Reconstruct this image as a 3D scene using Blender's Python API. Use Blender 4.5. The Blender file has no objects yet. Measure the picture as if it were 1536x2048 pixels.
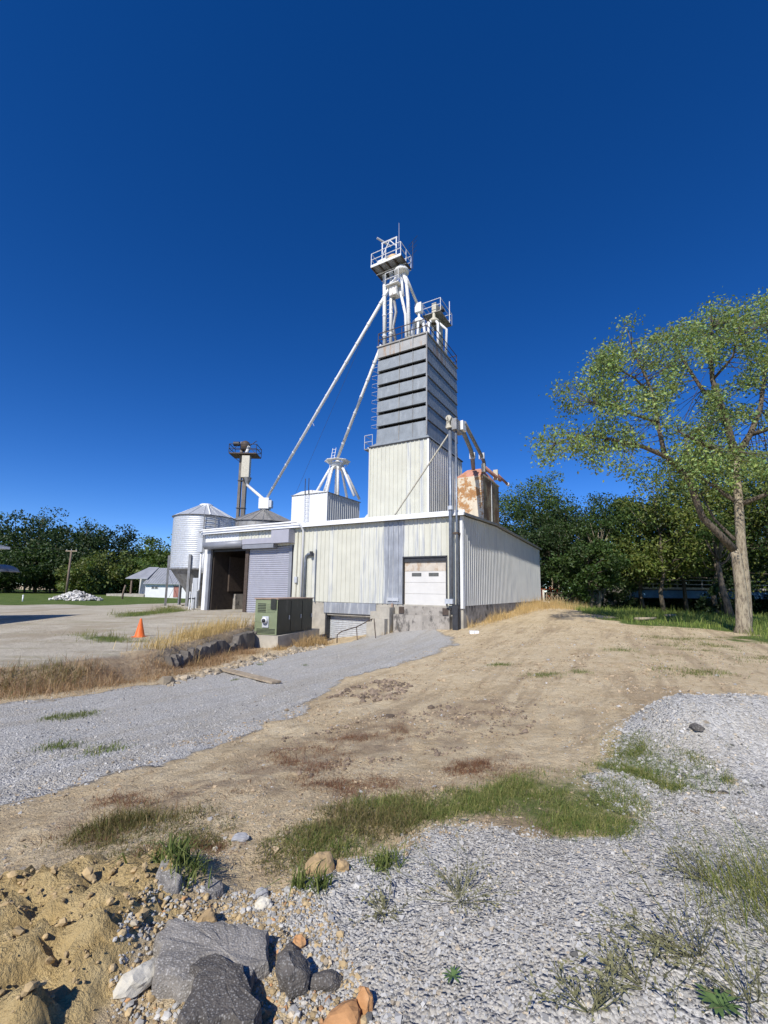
import bpy, math, random
import numpy as np
from mathutils import Matrix, Vector

# ------------------------------------------------------------------ camera
EYE = 1.9                                   # eye height above the ground at the shed corner
F, PITCH, ROLL, CY, ANG = 880.56, .13748, .01406, 1057.13, .52993
def axes(p, r):
    f = np.array([0, math.cos(p), math.sin(p)]); u = np.array([0, -math.sin(p), math.cos(p)]); x = np.array([1., 0, 0])
    return math.cos(r)*x + math.sin(r)*u, -math.sin(r)*x + math.cos(r)*u, f
CX_, CU_, CW_ = axes(PITCH, ROLL)
scene = bpy.context.scene
col = scene.collection
cam_d = bpy.data.cameras.new('camera'); cam = bpy.data.objects.new('camera', cam_d); col.objects.link(cam)
cam.matrix_world = Matrix(((CX_[0], CU_[0], -CW_[0], 0), (CX_[1], CU_[1], -CW_[1], 0), (CX_[2], CU_[2], -CW_[2], EYE), (0, 0, 0, 1)))
cam_d.sensor_fit = 'VERTICAL'; cam_d.sensor_height = 36; cam_d.lens = F/2048*36
cam_d.shift_y = (CY-1024)/2048
cam_d.clip_start = .05; cam_d.clip_end = 5000
scene.camera = cam
scene.render.resolution_x = 768; scene.render.resolution_y = 1024

# ------------------------------------------------------------------ sky, sun, exposure
SUN_EL = math.radians(42)
SH = np.array([-0.4046, -0.9145]); SH /= np.linalg.norm(SH)          # horizontal direction towards the sun
world = bpy.data.worlds.new('World'); scene.world = world; world.use_nodes = True
wn = world.node_tree.nodes; wl = world.node_tree.links
sky = wn.new('ShaderNodeTexSky'); sky.sky_type = 'NISHITA'; sky.sun_disc = False
sky.sun_elevation = SUN_EL; sky.sun_rotation = math.atan2(SH[0], SH[1])
sky.air_density = .8; sky.dust_density = 0; sky.ozone_density = 3.0; sky.altitude = 2500
bgn = wn['Background']; bgn.inputs[1].default_value = .075
hs = wn.new('ShaderNodeHueSaturation'); hs.inputs['Saturation'].default_value = 1.32; hs.inputs['Hue'].default_value = .5125; hs.inputs['Value'].default_value = 1.85
wl.new(sky.outputs[0], hs.inputs['Color']); wl.new(hs.outputs[0], bgn.inputs[0])
sun_d = bpy.data.lights.new('sun', 'SUN'); sun_d.energy = 4.6; sun_d.angle = math.radians(.53); sun_d.color = (1, .95, .87)
sun = bpy.data.objects.new('sun', sun_d); col.objects.link(sun)
sv = Vector((SH[0]*math.cos(SUN_EL), SH[1]*math.cos(SUN_EL), math.sin(SUN_EL)))
sun.rotation_euler = sv.to_track_quat('Z', 'Y').to_euler(); sun.location = (0, 0, 60)
vs = scene.view_settings
vs.view_transform = 'Standard'; vs.look = 'None'; vs.exposure = 0.2; vs.gamma = 1; vs.use_curve_mapping = False

# ------------------------------------------------------------------ layout helpers (z given relative to the eye)
def ray(px, py): return CW_ + CX_*(px-768)/F - CU_*(py-CY)/F
UA = np.array([-math.cos(ANG), math.sin(ANG), 0]); VA = np.array([math.sin(ANG), math.cos(ANG), 0])
_r = ray(924.5, 1120); C0 = _r*22.5/_r[1]; C0[2] = 0
E3 = np.array([0, 0, EYE]); ZU = np.array([0, 0, 1.])
def BW(u, v, z): return C0 + UA*u + VA*v + np.array([0, 0, z]) + E3         # shed frame -> world
def PF(px, py, v=0.):                                                        # pixel ray on the plane v = const
    d = ray(px, py); return d*((VA@C0+v)/(VA@d)) + E3
def PY(px, py, y):                                                           # pixel ray at distance y
    d = ray(px, py); return d*(y/d[1]) + E3
def rel(P, root): return np.asarray(P, float) - np.asarray(root, float)

# ------------------------------------------------------------------ noise
def _h(ix, iy, s):
    n = (ix.astype(np.int64)*374761393 + iy.astype(np.int64)*668265263 + s*1442695041) & 0xffffffff
    n = ((n ^ (n >> 13))*1274126177) & 0xffffffff
    return ((n ^ (n >> 16)) & 0xffff)/65535.
def vnoise(x, y, s=0):
    x = np.asarray(x, float); y = np.asarray(y, float)
    x0 = np.floor(x); y0 = np.floor(y); fx = x-x0; fy = y-y0
    fx = fx*fx*(3-2*fx); fy = fy*fy*(3-2*fy)
    a = _h(x0, y0, s); b = _h(x0+1, y0, s); c = _h(x0, y0+1, s); d = _h(x0+1, y0+1, s)
    return (a*(1-fx)+b*fx)*(1-fy) + (c*(1-fx)+d*fx)*fy
def fbm(x, y, sc, o=3, s=0):
    t = 0; a = 1; n = 0
    for i in range(o):
        t = t + a*vnoise(np.asarray(x)*sc*2**i+17.3*i, np.asarray(y)*sc*2**i-9.1*i, s+i); n += a; a *= .5
    return t/n
def worley(x, y, sc, s=0):
    x = x*sc; y = y*sc; x0 = np.floor(x); y0 = np.floor(y); best = np.full(x.shape, 9.)
    for i in (-1, 0, 1):
        for j in (-1, 0, 1):
            cx = x0+i; cy = y0+j; best = np.minimum(best, np.hypot(cx+_h(cx, cy, s*7+1)-x, cy+_h(cx, cy, s*7+2)-y))
    return np.clip(best, 0, 1)
def sstep(a, b, x):
    t = np.clip((np.asarray(x, float)-a)/(b-a), 0, 1); return t*t*(3-2*t)

# ------------------------------------------------------------------ ground height
_cp = np.array([  # x, y, z(eye)
 (0,0,-1.55),(0,1.6,-1.5),(-1.5,2,-1.55),(1.3,1.7,-1.45),(.1,3.4,-1.68),(1.4,3.9,-1.7),(-1,5,-1.85),(-3.5,4.3,-1.92),(-3.2,8.1,-2.3),
 (-1,14.5,-2.42),(2.6,20.2,-2.1),(4.02,22.3,-1.92),(-2.8,12,-2.48),(-5.3,14.4,-2.6),(-3.2,22.6,-2.85),(-4.3,26.2,-3.1),(-2.5,24.6,-2.85),
 (-.4,24.2,-2.45),(2.6,23.2,-1.95),(16.6,20.7,-1.8),(8,15,-1.8),(5,10,-1.85),(3.5,7,-1.85),(12.3,34,-1.15),(13.9,40,-1.15),(18,35,-1.55),(26,40,-1.7),
 (9,27,-1.55),(12,27,-1.5),(-8,9.6,-2.4),(-14,6,-2.4),(-6,2,-1.95),(0,-8,-1.6),(10,0,-1.6),(12,8,-1.75),(24,16,-1.85),(3,12,-2.0),(-6,-6,-1.8),
 (30,50,-1.8),(40,25,-2),(-5.6,21,-2.75),(-4.9,18.5,-2.65),(-1.2,20,-2.55),(-12,30,-2.6),(-22,12,-2.4),(40,0,-1.9),(22,27,-1.62)], float)
def _tk(r2): return np.where(r2 > 0, .5*r2*np.log(r2+1e-12), 0)
_n = len(_cp)
_K = _tk(((_cp[:, None, :2]-_cp[None, :, :2])**2).sum(2)) + np.eye(_n)*1.5
_A = np.zeros((_n+3, _n+3)); _A[:_n, :_n] = _K; _A[:_n, _n] = 1; _A[:_n, _n+1:] = _cp[:, :2]; _A[_n, :_n] = 1; _A[_n+1:, :_n] = _cp[:, :2].T
_w = np.linalg.solve(_A, np.concatenate([_cp[:, 2], [0, 0, 0]]))
def z_road(x, y):
    z = _w[_n] + _w[_n+1]*x + _w[_n+2]*y
    for i in range(_n): z = z + _w[i]*_tk((x-_cp[i, 0])**2+(y-_cp[i, 1])**2)
    return np.clip(z, -3.2, -1.05)
BANK = np.array([(-4.6,27.5),(-6.25,22.2),(-6.9,16),(-7.05,14.1),(-7.7,12.2),(-8.7,10.7),(-12,9),(-40,6),(-200,-20)])
def bank_sd(x, y):                     # > 0 on the yard side
    best = np.full(np.shape(x), 1e9); sg = np.ones(np.shape(x))
    for a, b in zip(BANK[:-1], BANK[1:]):
        d = b-a; L = d@d; t = np.clip(((x-a[0])*d[0]+(y-a[1])*d[1])/L, 0, 1)
        dx = x-(a[0]+t*d[0]); dy = y-(a[1]+t*d[1]); D = np.hypot(dx, dy)
        s = np.where(d[0]*(y-a[1])-d[1]*(x-a[0]) < 0, 1, -1)
        m = D < best-1e-9; best = np.where(m, D, best); sg = np.where(m, s, sg)
    return best*sg
def z_yard(x, y):
    d = np.hypot(x, y)
    z = -1.97 + .32*sstep(14, 30, y)*sstep(-30, -14, x)
    return z + .38*sstep(48, 85, d)*sstep(-20, -45, x)
def in_poly(x, y, P):
    c = np.zeros(np.shape(x), bool); n = len(P)
    for i in range(n):
        x1, y1 = P[i]; x2, y2 = P[(i+1) % n]
        if y1 == y2: continue
        c ^= ((y1 > y) != (y2 > y)) & (x < (x2-x1)*(y-y1)/(y2-y1)+x1)
    return c
def poly_sd(x, y, P):                  # > 0 inside
    best = np.full(np.shape(x), 1e9); n = len(P)
    for i in range(n):
        a = np.array(P[i]); b = np.array(P[(i+1) % n]); d = b-a; L = d@d+1e-9
        t = np.clip(((x-a[0])*d[0]+(y-a[1])*d[1])/L, 0, 1)
        best = np.minimum(best, np.hypot(x-a[0]-t*d[0], y-a[1]-t*d[1]))
    return np.where(in_poly(x, y, P), best, -best)
CLAY_W = [(-2.6,1.0),(-2.3,2.0),(-1.75,2.55),(-1.2,2.72),(-.95,2.5),(-1.02,2.2),(-1.06,1.8),(-1.0,1.0)]
def h_coarse(x, y):
    x = np.asarray(x, float); y = np.asarray(y, float)
    s = bank_sd(x, y); wl_ = sstep(13.6, 14.6, y)*sstep(24, 22.5, y); t = sstep(-.9, .35, s + (fbm(x, y, .9, 2, 5)-.5)*.8)*(1-wl_) + sstep(-.30, -.08, s)*wl_
    z = z_road(x, y)*(1-t) + z_yard(x, y)*t
    far = sstep(55, 90, np.hypot(x, y))*sstep(-20, 10, x); z = z*(1-far) + -1.8*far
    # gravel pile at the right
    cz = .60*np.exp(-np.maximum(0, x-3.5)**2/9.) * np.exp(-np.maximum(0, 3.5-x)**2/.42) * np.exp(-((y-5.25)/.72)**2)
    z = z + cz + .1*np.exp(-((x-1.1)/1.0)**2-((y-2.0)/.8)**2)
    uu = (x-C0[0])*UA[0]+(y-C0[1])*UA[1]; vv = (x-C0[0])*VA[0]+(y-C0[1])*VA[1]
    ins = (uu > .3) & (uu < 19.8) & (vv > .35) & (vv < 19.4)
    return np.where(ins, np.minimum(z, -2.1), z)
def H(x, y):
    z = h_coarse(x, y)
    x = np.asarray(x, float); y = np.asarray(y, float); d = np.hypot(x, y)
    near = 1-sstep(8, 30, d)
    z = z + near*((fbm(x, y, 1.1, 3, 3)-.5)*.10 + (fbm(x, y, 5., 2, 9)-.5)*.05 + (1-sstep(4, 8, d))*(fbm(x, y, 11., 2, 12)-.5)*.03)
    c = sstep(-.25, .2, poly_sd(x, y, CLAY_W) + (fbm(x, y, 4, 2, 31)-.5)*.3)
    if np.any(c > 0):
        k = c > 0; xk, yk = x[k], y[k]; wx = xk+.10*fbm(xk, yk, 4, 2, 40); wy = yk*.8+xk*.35+.10*fbm(xk, yk, 4, 2, 43)
        lump = .42*(1-worley(wx, wy, 7.5, 1)**1.6)+.36*(1-worley(wx, wy, 16, 2)**1.5)+.22*(1-worley(wx, wy, 33, 3))
        z = z.copy(); z[k] += c[k]*(.09 + .27*(lump-.45) + .07*(.5-np.abs(fbm(xk+.3*fbm(xk, yk, 2, 2, 40), yk, 4.5, 3, 41)*2-1)*1.5) + .10*(fbm(xk, yk, 2.5, 2, 47)-.5) + .02*(fbm(xk, yk, 40, 2, 44)-.5))
    return z + EYE
def G1(x, y): return float(H(np.array([x]), np.array([y]))[0])
def GP(px, py):                        # pixel -> point on the ground
    d = ray(px, py); t = np.geomspace(1.2, 400, 900); P = d[None]*t[:, None]
    hh = h_coarse(P[:, 0], P[:, 1]); k = np.argmax(P[:, 2] < hh)
    t = np.linspace(t[max(k-1, 0)], t[k], 30); P = d[None]*t[:, None]
    k = np.argmax(P[:, 2] < h_coarse(P[:, 0], P[:, 1])); p = P[k]
    return np.array([p[0], p[1], G1(p[0], p[1])])
def GPoly(pts): return [tuple(GP(*p)[:2]) for p in pts]

# ------------------------------------------------------------------ object helpers
class MB:
    def __init__(s): s.v = []; s.f = []
    def add(s, vs, fs):
        o = len(s.v); s.v += [tuple(map(float, p)) for p in vs]; s.f += [tuple(i+o for i in f) for f in fs]; return s
    def box(s, o, a, b, c):
        o, a, b, c = map(lambda q: np.asarray(q, float), (o, a, b, c))
        P = [o, o+a, o+a+b, o+b, o+c, o+a+c, o+a+b+c, o+b+c]
        fl = np.cross(a, b)@c < 0
        fs = [(0,3,2,1),(4,5,6,7),(0,1,5,4),(1,2,6,5),(2,3,7,6),(3,0,4,7)]
        return s.add(P, [f[::-1] for f in fs] if fl else fs)
    def uv(s, u0, u1, v0, v1, z0, z1): return s.box(BW(u0, v0, z0), UA*(u1-u0), VA*(v1-v0), ZU*(z1-z0))
    def xyz(s, x0, x1, y0, y1, z0, z1): return s.box((x0, y0, z0), (x1-x0, 0, 0), (0, y1-y0, 0), (0, 0, z1-z0))
    def tube(s, pts, r, n=8, cap=True):
        pts = [np.asarray(p, float) for p in pts]; m = len(pts)
        rr = [r]*m if np.isscalar(r) else list(r)
        t0 = pts[1]-pts[0]; t0 = t0/(np.linalg.norm(t0)+1e-9)
        ref = np.array([0, 0, 1.]) if abs(t0[2]) < .9 else np.array([1., 0, 0])
        nx = np.cross(t0, ref); nx /= np.linalg.norm(nx); V = []
        for i in range(m):
            t = pts[min(i+1, m-1)]-pts[max(i-1, 0)]; t = t/(np.linalg.norm(t)+1e-9)
            nx = nx-t*(nx@t); nx /= np.linalg.norm(nx)+1e-9; ny = np.cross(t, nx)
            for k in range(n):
                a = 2*math.pi*k/n; V.append(pts[i]+rr[i]*(math.cos(a)*nx+math.sin(a)*ny))
        Fs = [(i*n+k, i*n+(k+1) % n, (i+1)*n+(k+1) % n, (i+1)*n+k) for i in range(m-1) for k in range(n)]
        if cap: Fs += [tuple(range(n))[::-1], tuple((m-1)*n+k for k in range(n))]
        return s.add(V, Fs)
    def lathe(s, c, prof, n=32, a0=0, a1=2*math.pi):
        c = np.asarray(c, float); full = abs(a1-a0-2*math.pi) < 1e-6; N = n if full else n+1; V = []
        for r, z in prof:
            for k in range(N):
                a = a0+(a1-a0)*k/n; V.append(c+np.array([r*math.cos(a), r*math.sin(a), z]))
        Fs = []
        for i in range(len(prof)-1):
            for k in range(n):
                k2 = (k+1) % N if full else k+1
                Fs.append((i*N+k, i*N+k2, (i+1)*N+k2, (i+1)*N+k))
        return s.add(V, Fs)
    def poly(s, P, th=None):
        P = [np.asarray(p, float) for p in P]; n = len(P)
        if th is None: return s.add(P, [tuple(range(n))])
        th = np.asarray(th, float)
        return s.add(P+[p+th for p in P], [tuple(range(n))[::-1], tuple(range(n, 2*n))]+[(i, (i+1) % n, (i+1) % n+n, i+n) for i in range(n)])
    def build(s, name, mat, parent=None, root=(0, 0, 0), smooth=False, label=None, fix=True):
        me = bpy.data.meshes.new(name); r = np.asarray(root, float)
        me.from_pydata([(p[0]-r[0], p[1]-r[1], p[2]-r[2]) for p in s.v], [], s.f)
        if smooth: me.shade_smooth()
        me.materials.append(mat); me.update()
        if fix:
            import bmesh
            bm = bmesh.new(); bm.from_mesh(me); bmesh.ops.recalc_face_normals(bm, faces=bm.faces); bm.to_mesh(me); bm.free()
        o = bpy.data.objects.new(name, me); col.objects.link(o)
        if parent is not None: o.parent = parent
        if label: o['label'] = label
        return o
def root_of(o):
    while o.parent: o = o.parent
    return o.location
def part(mb, name, mat, parent, smooth=False, label=None): return mb.build(name, mat, parent, root_of(parent), smooth, label)
def tag(o, label, cat, group=None, kind=None):
    o['label'] = label; o['category'] = cat
    if group: o['group'] = group
    if kind: o['kind'] = kind
    return o
def thing(name, label, cat, loc, group=None):
    o = bpy.data.objects.new(name, None); col.objects.link(o); o.location = tuple(map(float, loc)); o.empty_display_size = .3
    return tag(o, label, cat, group)
def solo(mb, name, mat, label, cat, loc, smooth=False, group=None, kind=None):
    o = mb.build(name, mat, None, loc, smooth); o.location = tuple(map(float, loc)); return tag(o, label, cat, group, kind)
def fast_mesh(name, V, Fc, mat, tint=None, smooth=False):
    V = np.asarray(V, np.float32); Fc = np.asarray(Fc, np.int32); k = Fc.shape[1]
    me = bpy.data.meshes.new(name); me.vertices.add(len(V)); me.vertices.foreach_set('co', V.ravel())
    me.loops.add(Fc.size); me.loops.foreach_set('vertex_index', Fc.ravel())
    me.polygons.add(len(Fc)); me.polygons.foreach_set('loop_start', np.arange(0, Fc.size, k, dtype=np.int32))
    me.polygons.foreach_set('loop_total', np.full(len(Fc), k, np.int32)) if False else None
    if tint is not None:
        a = me.attributes.new('tint', 'FLOAT_COLOR', 'POINT')
        a.data.foreach_set('color', np.concatenate([np.asarray(tint, np.float32), np.ones((len(V), 1), np.float32)], 1).ravel())
    me.materials.append(mat); me.update(calc_edges=True); me.validate()
    me.shade_smooth() if smooth else me.shade_flat()
    return me
def link(name, me, parent=None, loc=(0, 0, 0)):
    o = bpy.data.objects.new(name, me); col.objects.link(o); o.location = tuple(map(float, loc))
    if parent is not None: o.parent = parent
    return o

# ------------------------------------------------------------------ materials
def nodes(name):
    m = bpy.data.materials.new(name); m.use_nodes = True; nt = m.node_tree; nt.nodes.clear()
    out = nt.nodes.new('ShaderNodeOutputMaterial'); b = nt.nodes.new('ShaderNodeBsdfPrincipled')
    nt.links.new(b.outputs[0], out.inputs[0]); return m, nt, b
class N:
    def __init__(s, nt): s.nt = nt
    def new(s, t, **k):
        n = s.nt.nodes.new(t)
        for a, b in k.items(): setattr(n, a, b)
        return n
    def pos(s): return s.new('ShaderNodeNewGeometry').outputs['Position']
    def map(s, vec, sc):
        n = s.new('ShaderNodeVectorMath', operation='MULTIPLY'); s.nt.links.new(vec, n.inputs[0]); n.inputs[1].default_value = sc; return n.outputs[0]
    def noise(s, vec, sc, det=4, rough=.55):
        n = s.new('ShaderNodeTexNoise'); s.nt.links.new(vec, n.inputs['Vector']); n.inputs['Scale'].default_value = sc
        n.inputs['Detail'].default_value = det; n.inputs['Roughness'].default_value = rough; return n.outputs['Fac']
    def ramp(s, fac, stops):
        n = s.new('ShaderNodeValToRGB'); s.nt.links.new(fac, n.inputs[0]); e = n.color_ramp.elements
        while len(e) < len(stops): e.new(.5)
        for q, (p, c) in zip(e, stops): q.position = p; q.color = (*c, 1) if len(c) == 3 else c
        return n.outputs[0]
    def mix(s, f, a, b, bt='MIX'):
        n = s.new('ShaderNodeMix', data_type='RGBA', blend_type=bt)
        for i, x in ((0, f), (6, a), (7, b)):
            if hasattr(x, 'is_linked'): s.nt.links.new(x, n.inputs[i])
            else: n.inputs[i].default_value = x if i == 0 else (*x, 1)
        return n.outputs[2]
    def math(s, op, a, b=0., c=None, clamp=False):
        n = s.new('ShaderNodeMath', operation=op, use_clamp=clamp)
        for i, x in ((0, a), (1, b), (2, c)):
            if x is None: continue
            if hasattr(x, 'is_linked'): s.nt.links.new(x, n.inputs[i])
            else: n.inputs[i].default_value = x
        return n.outputs[0]
    def smooth(s, x, a, b):
        n = s.new('ShaderNodeMapRange', interpolation_type='SMOOTHSTEP'); s.nt.links.new(x, n.inputs[0])
        n.inputs[1].default_value = a; n.inputs[2].default_value = b; return n.outputs[0]
    def bump(s, h, st, dist=.02):
        n = s.new('ShaderNodeBump'); n.inputs['Strength'].default_value = st; n.inputs['Distance'].default_value = dist
        s.nt.links.new(h, n.inputs['Height']); return n.outputs[0]
    def L(s, a, b): s.nt.links.new(a, b)
_mats = {}
def mat(name, c, rough=.6, metal=0., var=.15, sc=3., streak=None, stain=None, stain_amt=.5, stain_lo=.55, bump=.15, bsc=40, spec=.4, aniso=(1, 1, 1)):
    """painted / plain material: base colour with broad noise variation, optional vertical-streak stain colour"""
    m, nt, b = nodes(name); g = N(nt); p = g.pos()
    n = g.noise(g.map(p, aniso), sc, 5)
    lo = tuple(max(0, x*(1-var)) for x in c); hi = tuple(min(1, x*(1+var*.6)) for x in c)
    cc = g.ramp(n, [(.3, lo), (.7, hi)])
    if stain:
        k = streak or (1, 1, 1); n2 = g.noise(g.map(p, k), 1.0, 6, .65)
        f = g.math('MULTIPLY', g.smooth(n2, stain_lo, stain_lo+.14), stain_amt)
        cc = g.mix(f, cc, stain)
    g.L(cc, b.inputs['Base Color']); b.inputs['Roughness'].default_value = rough; b.inputs['Metallic'].default_value = metal
    b.inputs['Specular IOR Level'].default_value = spec
    if bump: g.L(g.bump(g.noise(p, bsc, 3), bump, .01), b.inputs['Normal'])
    _mats[name] = m; return m
CREAM = (.565, .56, .475)
M_cream = mat('cream_paint', CREAM, .5, 0, .08, 1.2, (5, 5, .5), (.45, .42, .34), .4, .60, .05)
M_cream_worn = mat('cream_paint_worn', (.59, .59, .52), .5, 0, .08, 1.2, (7, 7, .35), (.36, .38, .41), .85, .48, .08)
M_bare = mat('bare_galvanized_siding', (.33, .35, .385), .5, .2, .22, 1.5, (9, 9, .45), (.60, .61, .59), .9, .52, .08)
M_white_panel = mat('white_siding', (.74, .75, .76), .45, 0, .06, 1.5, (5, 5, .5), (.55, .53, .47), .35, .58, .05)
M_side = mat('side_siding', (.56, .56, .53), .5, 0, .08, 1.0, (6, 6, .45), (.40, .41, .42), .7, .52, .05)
M_white = mat('white_paint', (.76, .77, .78), .45, 0, .06, 2, (3, 3, 1), (.45, .42, .36), .4, .62, .05)
M_white_rust = mat('white_paint_rusty', (.72, .72, .69), .5, 0, .08, 2, (6, 6, 4), (.17, .085, .05), .9, .555, .1)
M_galv = mat('galvanized_steel', (.56, .58, .60), .42, .35, .18, 6, (4, 4, .6), (.62, .64, .66), .5, .55, .06)
M_galv_dark = mat('weathered_galvanized', (.27, .275, .28), .55, .35, .25, 3, (3, 3, .8), (.16, .14, .12), .6, .5, .06)
M_bin_roof = mat('weathered_roof_steel', (.30, .29, .27), .6, .3, .25, 3, (2, 2, 2), (.25, .14, .08), .5, .58, .06)
M_grey_clad = mat('grey_cladding', (.235, .262, .285), .55, .15, .16, 2.2, (4, 4, .5), (.33, .355, .375), .5, .52, .06)
M_grey_rusty = mat('grey_cladding_rust_streaked', (.34, .345, .34), .55, .2, .15, 2, (3, 3, .3), (.33, .20, .10), .75, .50, .06)
M_dark = mat('dark_steel', (.05, .052, .058), .6, .3, .3, 6, None, None, 0, 0, .1)
M_slot = mat('dark_slot', (.025, .027, .03), .8, 0, .2, 4)
M_pipe = mat('grey_pipe', (.20, .23, .28), .45, .5, .25, 5, (3, 3, 2), (.35, .37, .40), .6, .55, .05)
M_rail = mat('rusty_rail', (.10, .075, .06), .7, .3, .3, 8)
M_roofmetal = mat('roof_sheet', (.42, .43, .45), .5, .4, .2, 1, (2, 2, 2), (.28, .25, .22), .5, .55)
M_shutter = mat('shutter_grey', (.38, .385, .44), .45, .15, .08, 2, (4, 4, .6), (.28, .28, .30), .4, .6, .03)
M_hood = mat('hood_lavender_grey', (.37, .37, .42), .5, .05, .06, 2, (3, 3, 1), (.33, .33, .37), .4, .6, .03)
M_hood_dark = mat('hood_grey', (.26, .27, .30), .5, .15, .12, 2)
M_conc = mat('concrete', (.42, .39, .33), .9, 0, .22, 2.5, (2, 2, 1), (.20, .18, .16), .6, .55, .4, 30)
M_conc_stain = mat('stained_concrete', (.36, .33, .29), .9, 0, .25, 2.5, (3, 3, 1.5), (.07, .065, .06), .85, .50, .4, 30)
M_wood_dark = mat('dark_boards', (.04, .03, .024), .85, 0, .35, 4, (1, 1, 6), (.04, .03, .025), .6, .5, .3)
M_plank = mat('weathered_plank', (.38, .31, .22), .85, 0, .25, 5, (8, 2, 8), (.22, .17, .12), .6, .5, .3)
M_door = mat('white_door', (.64, .625, .59), .5, 0, .06, 2, (3, 3, 1.5), (.45, .33, .20), .5, .62, .05)
M_door_top = mat('door_stained_top', (.56, .50, .42), .6, 0, .18, 2, (3, 3, 2), (.36, .24, .14), .7, .48, .05)
M_glass_dirty = mat('dirty_glass', (.12, .12, .11), .25, 0, .3, 10)
M_green = mat('faded_green_paint', (.21, .245, .145), .5, 0, .12, 3, (3, 3, 1), (.27, .29, .20), .5, .58, .05)
M_green_shaded = mat('shaded_green_paint', (.030, .034, .027), .5, 0, .2, 2, (2, 2, 1.2), (.075, .075, .065), .8, .58, .05)  # cabinet green with its side's shade put into the colour, plus mottled stain
M_rust_lid = mat('rusty_lid', (.36, .26, .20), .8, .1, .25, 4)
M_orange = mat('cone_orange', (.80, .16, .03), .5, 0, .12, 8)
M_black = mat('black_rubber', (.03, .03, .03), .7, 0, .2, 8)
M_tan_drum = mat('tan_drum', (.62, .42, .24), .6, 0, .1, 5)
M_beige = mat('beige_housing', (.52, .49, .40), .55, 0, .12, 5, (3, 3, 1), (.25, .2, .14), .5, .58)
M_light_grey = mat('light_grey_enclosure', (.50, .52, .55), .45, .1, .08, 3)
M_wood_pole = mat('pole_wood', (.20, .15, .115), .9, 0, .2, 4)
M_red = mat('faded_red_paint', (.36, .16, .13), .6, 0, .2, 3)
M_pink = mat('faded_red_tube', (.42, .22, .18), .55, .1, .2, 4)
M_blue_girder = mat('blue_girder', (.07, .17, .30), .6, .1, .25, 2, (1.5, 1.5, 6), (.32, .42, .52), .7, .60)
M_orange_mach = mat('machine_orange', (.62, .13, .04), .5, 0, .2, 4)
def rust_tank(name, paint, rust, lo):
    m, nt, b = nodes(name); g = N(nt); p = g.pos()
    n = g.noise(p, 1.1, 8, .68); n2 = g.noise(p, 9, 5, .7); n3 = g.noise(g.map(p, (5, 5, .7)), 1, 4)
    f = g.smooth(g.math('ADD', g.math('MULTIPLY', n, .65), g.math('MULTIPLY', n2, .35)), lo, lo+.06)
    pc = g.ramp(n3, [(.3, tuple(x*.8 for x in paint)), (.7, paint)])
    rc = g.ramp(n2, [(.3, tuple(x*.55 for x in rust)), (.6, rust), (.75, tuple(min(1, x*1.5) for x in rust))])
    g.L(g.mix(f, pc, rc), b.inputs['Base Color']); b.inputs['Roughness'].default_value = .75
    g.L(g.bump(n2, .3, .01), b.inputs['Normal']); return m
M_rust = rust_tank('rusted_tank', (.66, .58, .44), (.42, .21, .075), .485)
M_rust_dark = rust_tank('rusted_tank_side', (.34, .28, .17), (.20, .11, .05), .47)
M_rust_roof = rust_tank('rusted_tank_roof', (.55, .27, .20), (.45, .20, .075), .49)
M_asphalt = None
def speckle(name, base, agg, sc, dens, rough=.9, bump=.6):
    m, nt, b = nodes(name); g = N(nt); p = g.pos()
    v = g.new('ShaderNodeTexVoronoi'); g.L(p, v.inputs['Vector']); v.inputs['Scale'].default_value = sc
    n = g.noise(p, 6, 5); n2 = g.noise(p, 50, 4)
    sep = g.new('ShaderNodeSeparateColor'); g.L(v.outputs['Color'], sep.inputs[0])
    f = g.math('MULTIPLY', g.smooth(sep.outputs[0], dens, dens+.1), g.smooth(v.outputs['Distance'], .55, .3))
    bc = g.ramp(n, [(.3, tuple(x*.6 for x in base)), (.7, tuple(x*1.35 for x in base))])
    ac = g.ramp(sep.outputs[1], [(0, tuple(x*.5 for x in agg)), (1, agg)])
    g.L(g.mix(f, bc, ac), b.inputs['Base Color']); b.inputs['Roughness'].default_value = rough
    g.L(g.bump(g.math('ADD', n2, g.math('MULTIPLY', v.outputs['Distance'], -.8)), bump, .006), b.inputs['Normal']); return m
M_asphalt = speckle('broken_asphalt', (.215, .20, .18), (.42, .405, .38), 120, .3)
M_asphalt_dark = speckle('dark_asphalt', (.095, .085, .075), (.27, .26, .245), 130, .45)
M_rock_white = mat('pale_limestone', (.62, .585, .49), .85, 0, .2, 8, (5, 5, 5), (.42, .39, .32), .6, .55, .5, 30)
M_rock_tan = mat('tan_clod', (.42, .30, .16), .95, 0, .25, 12, None, None, 0, 0, .8, 25)
M_rock_orange = mat('orange_stone', (.50, .26, .11), .85, 0, .25, 12, (6, 6, 6), (.55, .40, .24), .6, .55, .4, 30)
M_rock_grey = mat('grey_stone', (.34, .345, .36), .85, 0, .2, 12, None, None, 0, 0, .4, 30)
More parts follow.
